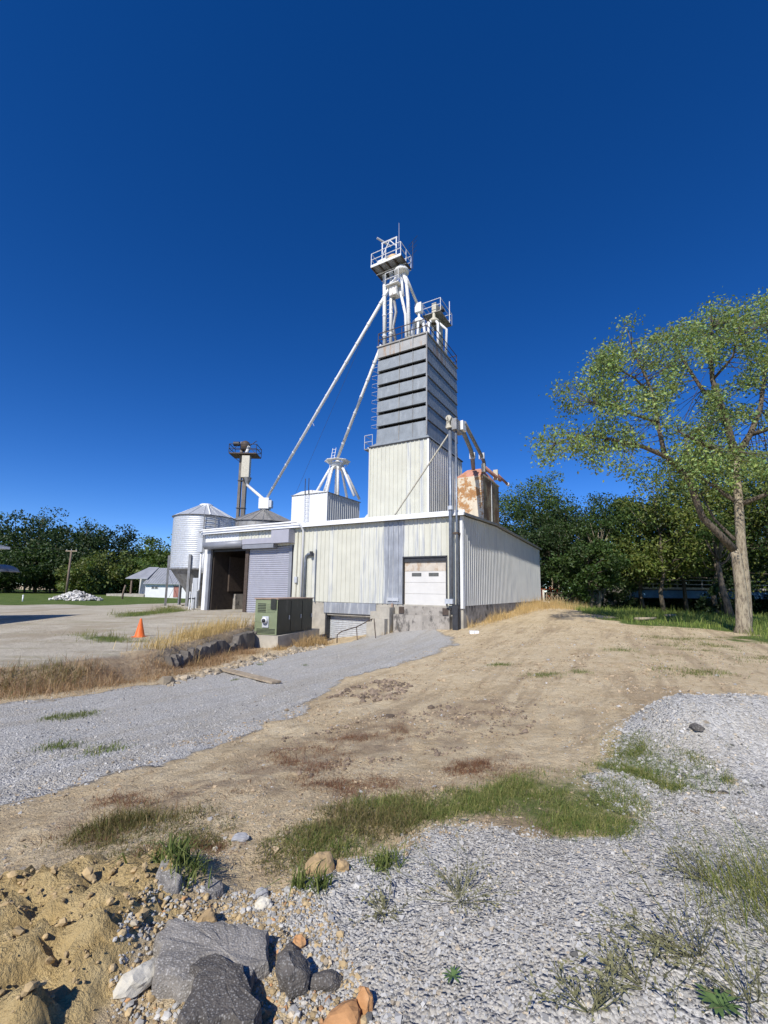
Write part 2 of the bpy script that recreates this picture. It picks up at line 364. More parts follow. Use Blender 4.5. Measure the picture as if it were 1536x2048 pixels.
def tinted(name, rough=.85, trans=0., spec=.3, bump=0.):
    m, nt, b = nodes(name); g = N(nt); a = g.new('ShaderNodeAttribute', attribute_name='tint')
    g.L(a.outputs['Color'], b.inputs['Base Color']); b.inputs['Roughness'].default_value = rough; b.inputs['Specular IOR Level'].default_value = spec
    if bump: g.L(g.bump(g.noise(g.pos(), 90, 3), bump, .004), b.inputs['Normal'])
    if trans:
        t = g.new('ShaderNodeBsdfTranslucent'); mx = g.new('ShaderNodeMixShader'); mx.inputs[0].default_value = trans
        g.L(g.mix(1.0, a.outputs['Color'], (1.25, 1.3, .55), 'MULTIPLY'), t.inputs['Color'])
        out = [n for n in nt.nodes if n.type == 'OUTPUT_MATERIAL'][0]
        g.L(b.outputs[0], mx.inputs[1]); g.L(t.outputs[0], mx.inputs[2]); g.L(mx.outputs[0], out.inputs[0])
    return m
M_stone = tinted('loose_stone', .85, 0, .3, .3)
M_leaf = tinted('leaf', .5, .28, .35)
M_blade = tinted('grass_blade', .6, .25, .25)
def bark(name, a, c):
    m, nt, b = nodes(name); g = N(nt); p = g.pos()
    n = g.noise(g.map(p, (11, 11, 3.2)), 1, 8, .72); n2 = g.noise(p, 1.5, 3)
    cc = g.ramp(n, [(.40, a), (.54, c)]); cc = g.mix(g.math('MULTIPLY', n2, .35), cc, tuple(x*.6 for x in c))
    g.L(cc, b.inputs['Base Color']); b.inputs['Roughness'].default_value = .9
    g.L(g.bump(n, 1.0, .07), b.inputs['Normal']); return m
M_bark = bark('cottonwood_bark', (.13, .10, .07), (.40, .34, .24))
M_bark_dark = bark('dark_bark', (.05, .04, .03), (.16, .13, .095))
# ------------------------------------------------------------------ ground regions (pixel outlines dropped onto the ground, then world polygons)
R_road = GPoly([(-60,1415),(150,1388),(330,1368),(430,1342),(540,1312),(640,1294),(700,1284),(760,1266),(880,1258),(908,1288),(880,1302),(820,1325),(720,1345),(640,1385),(580,1430),(470,1470),(300,1530),(100,1590),(-80,1650)])
R_fg = GPoly([(545,1790),(640,1722),(760,1700),(830,1662),(930,1645),(1100,1668),(1230,1672),(1300,1622),(1420,1600),(1536,1640)]) + [(2.9,3.0),(3.2,2),(2.5,.4),(-.3,.5),(-.25,1.7),(-.42,2.2)]
R_pile = [(2.15,4.55),(2.5,5.3),(3.2,6.0),(4.5,6.5),(7,6.7),(9,5.5),(8,3.6),(5,3.5),(3.6,3.6),(2.75,4.0),(2.2,4.1)]
R_mid = GPoly([(1160,1552),(1240,1542),(1330,1570),(1430,1590),(1560,1585),(1560,1660),(1420,1640),(1300,1640),(1210,1600)])
R_dock = GPoly([(980,1425),(1030,1400),(1090,1420),(1060,1440)])
R_grassA = GPoly([(820,1600),(900,1590),(960,1580),(1040,1548),(1150,1540),(1250,1570),(1310,1612),(1240,1668),(1120,1664),(1000,1640),(920,1635),(850,1650)])
R_grassB = GPoly([(1175,1500),(1195,1478),(1270,1470),(1340,1490),(1430,1530),(1470,1575),(1420,1602),(1330,1580),(1240,1545),(1190,1530)])
R_grassC = GPoly([(560,1660),(640,1625),(760,1600),(850,1590),(860,1640),(760,1690),(640,1720),(560,1760),(500,1730)])
R_grassD = GPoly([(100,1720),(150,1670),(260,1640),(430,1620),(500,1640),(440,1690),(300,1730),(150,1770)])
R_grassE = [(1.25,1.15),(1.2,1.75),(1.5,2.3),(1.9,2.6),(2.6,2.6),(2.8,1.2)]
R_red = [GPoly([(60,1680),(200,1600),(420,1540),(560,1500),(700,1470),(800,1440),(820,1470),(620,1560),(420,1640),(200,1700)]),
         GPoly([(500,1590),(700,1560),(900,1540),(1050,1500),(1080,1540),(900,1590),(700,1620)]),
         GPoly([(230,1740),(330,1690),(450,1690),(420,1740),(300,1770)])]
R_dark = [GPoly([(650,1395),(760,1360),(830,1370),(790,1400),(700,1405)]), GPoly([(560,1480),(800,1420),(1000,1400),(1120,1410),(1050,1470),(800,1530),(600,1560)])]
R_lawn = [(-20,58),(-26,46),(-36,42),(-60,38),(-160,50),(-160,140),(-30,140),(-24,80)]
R_rgrass = GPoly([(1150,1220),(1200,1238),(1290,1250),(1400,1257),(1480,1266),(1560,1288)])+[(60,15),(60,60),(15,60),(14.5,40)]
R_yardgrass = [GPoly([(220,1228),(300,1222),(350,1214),(380,1222),(300,1232),(230,1236)]), GPoly([(140,1268),(270,1276),(300,1284),(200,1288)])]
def wob(x, y, sc, s): return (fbm(x, y, sc, 3, s)-.5)
def masks(x, y):
    d = np.hypot(x, y); w = np.clip(d*.05, .06, .8)
    n1 = wob(x, y, 1.3, 60)*.9*np.clip(d/6, .35, 1.5) + wob(x, y, 6, 64)*.35
    reg = lambda P, k=1.: sstep(-w*k, w*k, poly_sd(x, y, P)+n1*.8)
    grav = np.maximum.reduce([reg(R_road), reg(R_fg), reg(R_pile, .6), reg(R_mid)])
    sdb = bank_sd(x, y)
    yard = sstep(-.2, .5, sdb + n1)*sstep(-75, -50, x)
    lawn = sstep(-1.5, 1.5, poly_sd(x, y, R_lawn)+wob(x, y, .25, 70)*5); rg = sstep(-1.2, 1.2, poly_sd(x, y, R_rgrass)+wob(x, y, .5, 73)*5)
    far = sstep(48, 75, d)*(x > -10)
    gr = np.maximum.reduce([lawn, rg, far, reg(R_grassA, 2)*.62, reg(R_grassB, 2)*.62, reg(R_grassC, 2)*.5, reg(R_grassD, 2)*.4, reg(R_grassE, 2)*.45, *[reg(p)*.75 for p in R_yardgrass]])
    # thin green tufts on the bare dirt
    gr = np.maximum(gr, .42*sstep(.60, .78, fbm(x*1., y*1.6, .7, 3, 80))*sstep(6, 10, d)*(x > 3)*(y < 24))
    dk = np.maximum.reduce([reg(p, 3)*sstep(.35, .7, fbm(x, y, 4.2, 3, 90)) for p in R_red]+[reg(p, 3)*sstep(.4, .75, fbm(x, y, 3.2, 3, 92)) for p in R_dark]+[sstep(-1.3, -.5, sdb)*sstep(.6, .1, sdb)*(d < 30)*.9])
    cl = sstep(-.2, .15, poly_sd(x, y, CLAY_W)+wob(x, y, 4, 95)*.4)
    return grav, gr, yard, dk, cl

# ------------------------------------------------------------------ ground sheet
def spaced(s0, g, lim):
    a = [0.]; s = s0
    while a[-1] < lim: a.append(a[-1]+s); s *= g
    return np.array(a)
xr = spaced(.028, 1.0235, 900); xs = np.concatenate([-xr[:0:-1], xr])-.3
yf = spaced(.026, 1.0195, 1500)+1.45; yb = 1.45-spaced(.05, 1.12, 300)[1:]
ys = np.concatenate([yb[::-1], yf])
GX, GY = np.meshgrid(xs, ys); gx = GX.ravel(); gy = GY.ravel(); gz = H(gx, gy)
nx_, ny_ = len(xs), len(ys)
ii = (np.arange(ny_-1)[:, None]*nx_+np.arange(nx_-1)[None]).ravel()
gme = bpy.data.meshes.new('ground'); gme.vertices.add(len(gx)); gme.vertices.foreach_set('co', np.stack([gx, gy, gz], 1).astype(np.float32).ravel())
gF = np.stack([ii, ii+1, ii+nx_+1, ii+nx_], 1).astype(np.int32)
gme.loops.add(gF.size); gme.loops.foreach_set('vertex_index', gF.ravel()); gme.polygons.add(len(gF)); gme.polygons.foreach_set('loop_start', np.arange(0, gF.size, 4, dtype=np.int32))
mk = masks(gx, gy)
a = gme.attributes.new('mask', 'FLOAT_COLOR', 'POINT'); a.data.foreach_set('color', np.stack(mk[:4], 1).astype(np.float32).ravel())
a = gme.attributes.new('clay', 'FLOAT', 'POINT'); a.data.foreach_set('value', mk[4].astype(np.float32))
gme.update(calc_edges=True); gme.shade_smooth()
def ground_mat():
    m, nt, b = nodes('ground'); g = N(nt); p = g.pos()
    A = g.new('ShaderNodeAttribute', attribute_name='mask'); sp = g.new('ShaderNodeSeparateColor'); g.L(A.outputs['Color'], sp.inputs[0])
    AC = g.new('ShaderNodeAttribute', attribute_name='clay')
    nb = g.noise(p, .8, 6, .6); nm = g.noise(p, 7, 6, .65); nf = g.noise(p, 45, 5, .7)
    def thr(x, amt, lo, hi): return g.smooth(g.math('ADD', x, g.math('MULTIPLY', g.math('SUBTRACT', nm, .5), amt)), lo, hi)
    nq = g.noise(p, 2.6, 8, .7)
    dirt = g.ramp(g.math('ADD', g.math('MULTIPLY', nb, .3), g.math('ADD', g.math('MULTIPLY', nm, .35), g.math('MULTIPLY', nq, .35))), [(.37, (.38, .285, .17)), (.46, (.58, .455, .28)), (.58, (.70, .58, .385))])
    peb = g.new('ShaderNodeTexVoronoi'); g.L(p, peb.inputs['Vector']); peb.inputs['Scale'].default_value = 22
    ps = g.new('ShaderNodeSeparateColor'); g.L(peb.outputs['Color'], ps.inputs[0])
    pf = g.math('MULTIPLY', g.smooth(ps.outputs[0], .86, .9), g.smooth(peb.outputs['Distance'], .4, .25))
    dirt = g.mix(g.math('MULTIPLY', pf, .7), dirt, (.50, .47, .42))
    dirt = g.mix(g.math('MULTIPLY', g.smooth(nf, .56, .72), .35), dirt, (.21, .15, .10))
    rot = g.new('ShaderNodeVectorRotate', rotation_type='Z_AXIS'); g.L(p, rot.inputs['Vector']); rot.inputs['Angle'].default_value = math.radians(-62)
    st1 = g.noise(g.map(rot.outputs[0], (.10, 1.0, 1)), 1.5, 7, .62); st2 = g.noise(g.map(rot.outputs[0], (.22, 1.0, 1)), 5.0, 5, .6)
    dirt = g.mix(g.math('MULTIPLY', g.smooth(st1, .50, .64), .55), dirt, (.33, .245, .155)); dirt = g.mix(g.math('MULTIPLY', g.smooth(st2, .54, .66), .38), dirt, (.27, .195, .125))
    dirt = g.mix(g.math('MULTIPLY', g.smooth(st1, .46, .34), .35), dirt, (.68, .57, .39))
    clay = g.ramp(nm, [(.3, (.40, .285, .125)), (.5, (.57, .43, .21)), (.7, (.62, .485, .26))])
    v1 = g.new('ShaderNodeTexVoronoi'); g.L(p, v1.inputs['Vector']); v1.inputs['Scale'].default_value = 62
    v2 = g.new('ShaderNodeTexVoronoi'); g.L(p, v2.inputs['Vector']); v2.inputs['Scale'].default_value = 28
    s1 = g.new('ShaderNodeSeparateColor'); g.L(v1.outputs['Color'], s1.inputs[0]); s2 = g.new('ShaderNodeSeparateColor'); g.L(v2.outputs['Color'], s2.inputs[0])
    stops = [(0, (.22, .215, .205)), (.2, (.38, .372, .355)), (.6, (.49, .48, .455)), (.93, (.60, .59, .555)), (1, (.57, .49, .37))]
    gr1 = g.ramp(s1.outputs[0], stops); gr2 = g.ramp(s2.outputs[0], stops)
    grav = g.mix(.4, gr1, gr2); grav = g.mix(g.math('MULTIPLY', g.smooth(nb, .42, .68), .35), grav, (.42, .38, .31)); grav = g.mix(g.math('MULTIPLY', g.smooth(st1, .50, .62), .45), grav, (.38, .345, .28)); grav = g.mix(g.math('MULTIPLY', g.smooth(st2, .52, .66), .3), grav, (.32, .30, .265))
    yard = g.ramp(g.math('ADD', g.math('MULTIPLY', nb, .5), g.math('MULTIPLY', nm, .5)), [(.35, (.40, .35, .265)), (.52, (.54, .49, .39)), (.68, (.60, .555, .46))])
    ns = g.noise(g.map(p, (.35, 1.6, 1)), .6, 5, .6); yard = g.mix(g.math('MULTIPLY', g.smooth(ns, .48, .68), .55), yard, (.34, .28, .20)); yard = g.mix(g.math('MULTIPLY', g.smooth(nf, .52, .7), .4), yard, (.30, .25, .19)); yard = g.mix(g.math('MULTIPLY', pf, .6), yard, (.62, .59, .53)); nz = g.noise(g.map(p, (1, .55, 1)), .33, 8, .62); yard = g.mix(g.math('MULTIPLY', g.smooth(nz, .47, .62), .6), yard, (.37, .305, .215)); nw = g.noise(g.map(p, (.16, 1.1, 1)), 1.0, 6, .6); yard = g.mix(g.math('MULTIPLY', g.smooth(nw, .52, .66), .45), yard, (.33, .30, .19))
    grass = g.ramp(g.math('ADD', g.math('MULTIPLY', nm, .6), g.math('MULTIPLY', nb, .4)), [(.35, (.05, .085, .018)), (.52, (.105, .155, .035)), (.68, (.20, .205, .075))])
    dark = g.ramp(nm, [(.35, (.15, .10, .075)), (.55, (.24, .165, .115)), (.72, (.34, .25, .165))])
    c = g.mix(thr(AC.outputs['Fac'], .6, .35, .65), dirt, clay)
    c = g.mix(thr(sp.outputs[2], .5, .35, .65), c, yard)
    c = g.mix(g.math('MULTIPLY', thr(A.outputs['Alpha'], 1.1, .15, .95), .55), c, dark)
    fg = thr(sp.outputs[0], .7, .38, .62); c = g.mix(fg, c, grav)
    c = g.mix(thr(sp.outputs[1], .8, .35, .75), c, grass)
    g.L(c, b.inputs['Base Color']); b.inputs['Roughness'].default_value = .95; b.inputs['Specular IOR Level'].default_value = .15
    hg = g.math('ADD', g.math('MULTIPLY', v1.outputs['Distance'], -.4), g.math('MULTIPLY', v2.outputs['Distance'], -.45))
    hd = g.math('ADD', g.math('ADD', g.math('MULTIPLY', nf, .9), g.math('MULTIPLY', nm, 1.8)), g.math('MULTIPLY', st2, 1.6))
    hm = g.new('ShaderNodeMix', data_type='FLOAT'); g.L(fg, hm.inputs[0]); g.L(hd, hm.inputs[2]); g.L(hg, hm.inputs[3])
    g.L(g.bump(hm.outputs[0], .9, .045), b.inputs['Normal']); return m
gme.materials.append(ground_mat())
ground = link('ground', gme); ground['kind'] = 'structure'; ground['label'] = 'tan dirt, grey gravel and dusty yard ground around the mill'
# ------------------------------------------------------------------ corrugated siding
RW = .32
def siding_mesh(h, w=RW, deep=False):
    """one ribbed sheet strip: x along the wall, y outwards is -y, z up"""
    pr = [(0, 0), (.02, -.002), (w-.095, -.002), (w-.07, -.042), (w-.025, -.042), (w-.005, -.002), (w, 0)]
    if deep: pr = [(0, 0), (.02, -.002), (w-.12, -.002), (w-.092, -.04), (w-.045, -.04), (w-.015, -.002), (w, 0)]
    V = [(x, y, 0) for x, y in pr]+[(x, y, h) for x, y in pr]; n = len(pr)
    me = bpy.data.meshes.new('siding_panel'); me.from_pydata(V, [], [(i, i+1, i+1+n, i+n) for i in range(n-1)]); me.update(); return me
_sid = {}
def siding(parent, p0, ax, h, m, name='siding_panel', w=RW, lean=0):
    """strip whose lower-left outer corner is p0 (world), running along ax (unit, world, seen from outside left to right)"""
    k = (round(h, 2), round(w, 3), m is M_side)
    if k not in _sid: _sid[k] = siding_mesh(*k)
    me = _sid[k]
    if not me.materials: me.materials.append(M_cream)
    o = bpy.data.objects.new(name, me); col.objects.link(o); o.parent = parent
    o.location = tuple(rel(p0, root_of(parent))); o.rotation_euler[2] = math.atan2(ax[1], ax[0])
    o.material_slots[0].link = 'OBJECT'; o.material_slots[0].material = m; return o
rng = random.Random(7); nrng = np.random.default_rng(7)

# ------------------------------------------------------------------ the shed
SL, SD = 20.0, 19.7             # length along the front (u), depth (v)
SB, ST = -.78, 3.86             # siding bottom and top (eye frame)
shed = thing('metal_shed', 'long cream ribbed metal shed with dock door and roller shutters under the grey tower', 'shed', BW(10, 0, -1.9))
fw = part(MB().uv(.02, .88, .03, .20, SB, ST).uv(3.36, 11.45, .03, .20, SB, ST).uv(.88, 3.36, .03, .2, 1.73, ST).uv(11.45, 19.6, .03, .2, 2.75, ST), 'wall', M_slot, shed)
n = int(round(SL/RW))
for i in range(n):                       # strips run from the left end (u = SL) to the corner
    u1 = SL-i*RW; um = u1-RW/2; z0, z1 = SB, ST; m = M_cream
    if .78 < um < 3.45: z0 = 1.76
    if 11.3 < um < 19.65: z0 = 2.75
    if 3.3 < um < 4.75: m = M_bare
    elif 2.0 < um < 6.2: m = M_cream_worn
    elif um > 16.6: m = M_white_panel
    elif rng.random() < .12: m = M_cream_worn
    siding(fw, BW(u1, -.012, z0), -UA, z1-z0, m)
part(MB().uv(.80, .88, -.06, .1, SB, 1.8).uv(3.36, 3.42, -.06, .1, SB, 1.8).uv(.8, 3.42, -.06, .1, 1.72, 1.8), 'door_frame', M_dark, shed)
part(MB().uv(-.05, .09, -.07, .05, SB-.12, 3.9), 'corner_trim', M_white, shed)
part(MB().uv(-.056, 0, .05, .17, SB-.12, 3.9), 'corner_trim', M_white, shed)
# right wall, with its very low gable
def rake(v): return 3.90 + .20*(1-abs(v-SD*.3)/(SD*.3)) if v < SD*.3 else 3.90-.16+.36*(1-(v-SD*.3)/(SD*.7))
rw = part(MB().poly([BW(.22, v, z) for v, z in [(.2, SB), (SD, SB), (SD, rake(SD)-.06), (SD*.3, rake(SD*.3)-.06), (.2, rake(.2)-.06)]], -UA*.18), 'wall', M_slot, shed)
n = int(SD/RW)
for i in range(n):
    v0 = .12+i*RW; h = rake(v0+RW/2)-.05-SB
    siding(rw, BW(-.012, v0, SB), VA, h, M_side)
# left and back walls (hidden from here), plain
part(MB().uv(SL-.15, SL, .2, SD, -1.9, 3.8), 'wall', M_cream, shed)
part(MB().uv(.2, SL-.15, SD-.15, SD, -1.9, 3.7), 'wall', M_cream, shed)
# roof sheets
for (va, vb, za, zb) in ((-.16, SD*.3, 3.90, 4.12), (SD*.3, SD+.1, 4.12, 3.75)):
    P = [BW(-.20, va, za), BW(SL+.1, va, za), BW(SL+.1, vb, zb), BW(-.20, vb, zb)]
    part(MB().poly(P, ZU*.05), 'roof_sheet', M_roofmetal, shed)
for (va, vb, za, zb) in ((-.2, SD*.3, 3.86, 4.085), (SD*.3, SD+.12, 4.085, 3.71)):
    part(MB().box(BW(-.235, va, za), UA*.03, BW(0, vb, zb)-BW(0, va, za), ZU*.12), 'rake_trim', M_galv_dark, shed)
# fascia and gutter
part(MB().uv(-.22, SL+.15, -.22, -.165, 3.98, 4.12), 'fascia', M_white, shed)
part(MB().uv(-.22, SL+.15, -.34, -.225, 3.83, 3.985), 'gutter', M_white, shed)
part(MB().uv(-.2, SL+.1, -.16, .02, 3.84, 3.89), 'soffit', M_dark, shed)
# foundation
part(MB().uv(-.02, 5.18, .02, .45, -3.4, SB-.003), 'foundation', M_conc, shed)
part(MB().uv(8.64, 11.5, .02, .45, -3.5, SB-.003), 'foundation', M_conc, shed)
part(MB().uv(5.18, 8.64, .05, .45, -1.55, SB-.003), 'foundation', M_conc, shed)
part(MB().uv(-.02, .4, .45, SD, -3.2, SB-.003), 'foundation', M_conc_stain, shed)
part(MB().uv(5.1, 8.75, -.055, .0, -1.42, -.80), 'lintel_panel', M_bare, shed)
part(MB().uv(.55, 3.75, -.42, .0, -3.2, -1.30), 'dock_ledge', M_conc_stain, shed)
part(MB().uv(.62, 3.55, -.24, .0, -1.297, -.86), 'dock_beam', M_conc_stain, shed)
part(MB().uv(.66, .98, -.29, -.245, -1.25, -.9), 'dock_bumper', M_rail, shed); part(MB().uv(3.2, 3.5, -.29, -.245, -1.25, -.9), 'dock_bumper', M_rail, shed)
for q, (u0, w, zt, dv) in enumerate([(4.55, .62, -1.2, .5), (3.9, .6, -.95, .6), (4.0, .55, -1.55, .95), (4.62, .56, -1.75, .85)]):
    part(MB().uv(u0, u0+w, -dv, -.02, -3.1, zt), 'concrete_block', M_conc, shed)
# dock door
dd = part(MB().uv(.88, 3.36, .12, .17, -.80, 1.73), 'dock_door', M_door_top, shed)
for k in range(4):
    z0 = -.80+k*.6; mm = M_door_top if k == 3 else M_door
    part(MB().uv(.92, 3.33, .075, .119, z0+.006, z0+.594), 'door_panel', mm, dd)
for uc in (1.62, 2.62):
    part(MB().uv(uc-.28, uc+.28, .06, .0745, .73, .91), 'window_frame', M_dark, dd)
    part(MB().uv(uc-.26, uc+.26, .055, .0595, .735, .895), 'window_pane', M_glass_dirty, dd)
part(MB().uv(.9, 3.34, .0, .06, 1.50, 1.71), 'header_shade', M_dark, dd)  # dark strip standing in for the recess shadow across the door top
# basement roller shutter
def curtain(u0, u1, v, z0, z1, pitch=.085, d=.02):
    mb = MB(); k = max(2, int((z1-z0)/pitch)); V = []
    pr = []
    for i in range(k):
        z = z0+(z1-z0)*i/k; h = (z1-z0)/k; pr += [(0, z+h*.02), (-d, z+h*.3), (-d, z+h*.7), (0, z+h*.98)]
    for dv, z in pr: V += [BW(u0, v+dv, z), BW(u1, v+dv, z)]
    return mb.add(V, [(2*i, 2*i+1, 2*i+3, 2*i+2) for i in range(len(pr)-1)])
part(curtain(5.2, 8.62, .40, -3.3, -1.55, .11, .03), 'basement_shutter', M_galv, shed)
for ua_, ub_ in ((8.55, 8.66), (5.16, 5.22)): part(MB().uv(ua_, ub_, .0, .44, -3.4, -1.5), 'shutter_guide', M_dark, shed)
# garage opening: frame, shutters, hood
rs = part(curtain(11.72, 15.42, .10, -1.9, 2.75, .135, .035), 'roller_shutter', M_shutter, shed)
part(MB().uv(15.42, 15.72, -.02, .12, -1.95, 2.8), 'shutter_post', M_rail, shed)
part(MB().uv(11.48, 11.72, -.02, .16, -1.95, 2.8), 'shutter_guide', M_hood_dark, shed)
part(MB().uv(19.35, 19.62, -.02, .16, -1.95, 2.8), 'shutter_guide', M_hood_dark, shed)
part(MB().uv(11.5, 19.6, .17, .22, 2.55, 2.95), 'lintel', M_dark, shed)
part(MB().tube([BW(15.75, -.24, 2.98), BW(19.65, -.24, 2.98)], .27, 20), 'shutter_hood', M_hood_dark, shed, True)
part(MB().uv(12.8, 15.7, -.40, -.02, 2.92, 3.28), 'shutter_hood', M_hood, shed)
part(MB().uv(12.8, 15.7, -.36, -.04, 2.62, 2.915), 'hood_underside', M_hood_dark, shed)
part(MB().uv(11.28, 12.795, -.62, -.02, 2.88, 3.72), 'motor_box', M_hood, shed)
part(MB().uv(19.65, 20.02, -.02, .2, -1.9, 3.8), 'corner_post', M_white, shed)
part(MB().uv(20.0, 20.55, -.3, .15, 2.55, 3.6), 'electric_box', M_light_grey, shed)
part(MB().tube([BW(20.3, -.1, 2.55), BW(20.3, -.1, -.2), BW(20.45, -.1, -.35)], .07, 8), 'conduit', M_white, shed, True)
part(MB().tube([BW(20.05, -.1, 2.55), BW(20.05, -.1, 1.0)], .05, 8), 'conduit', M_white, shed, True)
# garage interior
part(MB().uv(11.45, 19.7, -.5, 9.0, -2.2, -1.66), 'floor_slab', M_conc, shed)
for k in range(9):
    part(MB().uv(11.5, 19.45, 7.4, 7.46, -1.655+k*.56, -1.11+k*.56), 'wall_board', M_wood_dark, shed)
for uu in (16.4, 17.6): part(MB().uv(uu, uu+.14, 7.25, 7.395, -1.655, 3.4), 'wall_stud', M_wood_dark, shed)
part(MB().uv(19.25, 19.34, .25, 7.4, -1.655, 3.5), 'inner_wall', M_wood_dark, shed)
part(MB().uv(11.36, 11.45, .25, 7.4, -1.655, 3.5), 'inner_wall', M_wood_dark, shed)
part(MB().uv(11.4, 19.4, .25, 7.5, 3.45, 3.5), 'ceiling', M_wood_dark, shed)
part(MB().uv(19.0, 19.24, 2.2, 4.6, -1.65, -.5), 'inner_ledge', M_conc_stain, shed); part(MB().uv(19.1, 19.24, 1.6, 4.2, -.3, 2.3), 'inner_cabinet', M_rail, shed)
part(MB().uv(17.5, 18.1, 6.3, 6.9, -1.655, -1.35), 'pale_box', M_conc, shed)
# pipes on the front wall
part(MB().tube([BW(20.1, -.5, 4.0), BW(19.9, -.5, 4.12), BW(10.75, -.5, 4.16), BW(10.52, -.48, 4.05), BW(10.5, -.3, 3.8), BW(10.5, -.14, 3.6), BW(10.5, -.14, -1.6)], .065, 10), 'white_pipe', M_white, shed, True)
part(MB().tube([BW(10.25, -.14, -1.6), BW(10.25, -.14, 1.75), BW(10.18, -.14, 2.0), BW(10.0, -.16, 2.12), BW(9.75, -.2, 2.12)], .085, 10), 'vent_pipe', M_pipe, shed, True)
part(MB().tube([BW(9.74, -.2, 1.98), BW(9.74, -.2, 2.28)], .11, 10), 'vent_cap', M_dark, shed)
part(MB().tube([BW(9.45, -.1, -.8), BW(9.45, -.1, 2.4)], .03, 6), 'conduit', M_pipe, shed)
part(MB().tube([BW(11.0, -.07, 3.6), BW(11.0, -.07, -.8)], .025, 6), 'conduit', M_beige, shed)
part(MB().uv(10.88, 11.1, -.16, -.05, .35, .72), 'switch_box', M_light_grey, shed)
part(MB().uv(3.65, 4.35, -.075, -.05, -.62, -.44), 'name_plate', M_light_grey, shed)
part(MB().tube([BW(4.02, -.1, -.95), BW(4.02, -.1, -.75)], .06, 8), 'pipe_stub', M_rust_lid, shed)

# ------------------------------------------------------------------ corner grain leg beside the dock door
gl = thing('grain_auger_leg', 'tall grey twin pipe leg at the shed corner with a beige hooded head', 'grain leg', BW(.35, -.5, -1.95))
part(MB().tube([BW(.42, -.5, -.72), BW(.42, -.5, 8.55)], .095, 14), 'main_pipe', M_pipe, gl, True)
part(MB().tube([BW(.14, -.38, -1.0), BW(.14, -.38, 8.3)], .06, 10), 'return_pipe', M_pipe, gl, True)
part(MB().uv(.08, .36, -.5, -.22, -1.95, -.7), 'boot', M_dark, gl)
part(MB().uv(.3, .72, -.62, -.4, -.66, -.42), 'clamp', M_galv, gl)
part(MB().tube([BW(.42, -.5, 4.1), BW(.42, -.5, 4.3)], .15, 12), 'clamp', M_galv, gl)
part(MB().uv(.05, .32, -.46, -.06, 2.85, 2.95), 'wall_bracket', M_rail, gl)
hd = []
for k in range(9):
    t = math.pi*k/8; hd.append((-.16*math.cos(t), .52+.16*math.sin(t)))
hp = [BW(.42-x, -.78, 8.5+z) for x, z in hd]
part(MB().poly([BW(.26, -.72, 8.45)]+[BW(.42+x, -.72, 8.45+z) for x, z in hd[::-1]]+[BW(.58, -.72, 8.45)], VA*.42), 'hood', M_beige, gl)
part(MB().uv(.02, .32, -.60, .45, 8.35, 8.95), 'drive_housing', M_galv_dark, gl)
part(MB().uv(-.12, .02, .0, .5, 8.5, 9.0), 'drive_plate', M_white, gl)
part(MB().tube([BW(.5, -.5, 8.15), BW(4.0, .05, 4.17)], .045, 8), 'brace', M_beige, gl)
tp = BW(1.25, 5.9, 8.0)
part(MB().tube([BW(.1, .3, 8.75), BW(.65, 3.4, 8.5), BW(.95, 4.6, 8.45), BW(1.2, 5.4, 8.3), BW(1.3, 5.8, 7.9)], [.13, .13, .14, .14, .12], 8), 'spout', M_galv_dark, gl, True)
part(MB().tube([BW(-.1, .3, 8.95), BW(.35, 3.6, 8.72), BW(.6, 5.4, 8.6), BW(.75, 6.3, 8.5), BW(.85, 6.9, 7.95)], [.11, .11, .12, .12, .1], 8), 'spout', M_galv_dark, gl, True)
for (a_, b_) in (((.95, 4.6), 8.45), ((.6, 5.4), 8.6)):
    part(MB().uv(a_[0]-.18, a_[0]+.18, a_[1]-.06, a_[1]+.06, b_-.18, b_+.2), 'flange', M_galv, gl)

# ------------------------------------------------------------------ rusted hip-topped tank on the roof
tk = thing('rusted_tank', 'square rust-eaten cream tank with a red hipped top standing on the shed roof', 'tank', BW(1.45, 6.9, 3.9))
U0, U1, V0, V1, ZT, ZP = .48, 2.38, 5.25, 8.75, 7.30, 8.02
part(MB().uv(U0, U1, V0, V1, 4.0, ZT), 'body', M_rust_dark, tk)
part(MB().uv(U0, U1, V0-.012, V0-.002, 4.0, ZT), 'front_sheet', M_rust, tk)
ru0, ru1, rv0, rv1 = .95, 1.85, 6.2, 7.9
T = [BW(U0, V0, ZT), BW(U1, V0, ZT), BW(U1, V1, ZT), BW(U0, V1, ZT)]; Q = [BW(ru0, rv0, ZP), BW(ru1, rv0, ZP), BW(ru1, rv1, ZP), BW(ru0, rv1, ZP)]
part(MB().add(T+Q, [(0,1,5,4),(1,2,6,5),(2,3,7,6),(3,0,4,7),(4,5,6,7),(3,2,1,0)]), 'hip_roof', M_rust_roof, tk)
for v_ in (6.9,): part(MB().uv(U0-.05, U0-.002, v_, v_+.06, 4.0, ZT), 'rib', M_galv, tk)
for u_ in (U0, U1-.05): part(MB().uv(u_, u_+.05, V0-.03, V0-.013, 4.0, ZT), 'corner_angle', M_rust, tk)
part(MB().tube([BW(U0-.02, V0-.02, ZT), BW(U0-.02, V1, ZT)], .05, 6), 'eave_angle', M_beige, tk)
au = thing('auger_tube', 'faded red pair of auger tubes along the edge of the rusted tank', 'auger', BW(.3, 6, ZT))
part(MB().tube([BW(.55, 5.55, 7.95), BW(.12, 7.6, 7.52), BW(.08, 7.8, 7.49)], .12, 12), 'tube', M_pink, au, True)
part(MB().tube([BW(.30, 7.3, 7.95), BW(-.12, 8.75, 7.42)], .09, 12), 'tube', M_pink, au, True)
part(MB().tube([BW(-.12, 8.75, 7.42), BW(-.16, 8.95, 7.38)], .115, 12), 'end_collar', M_white, au, True)
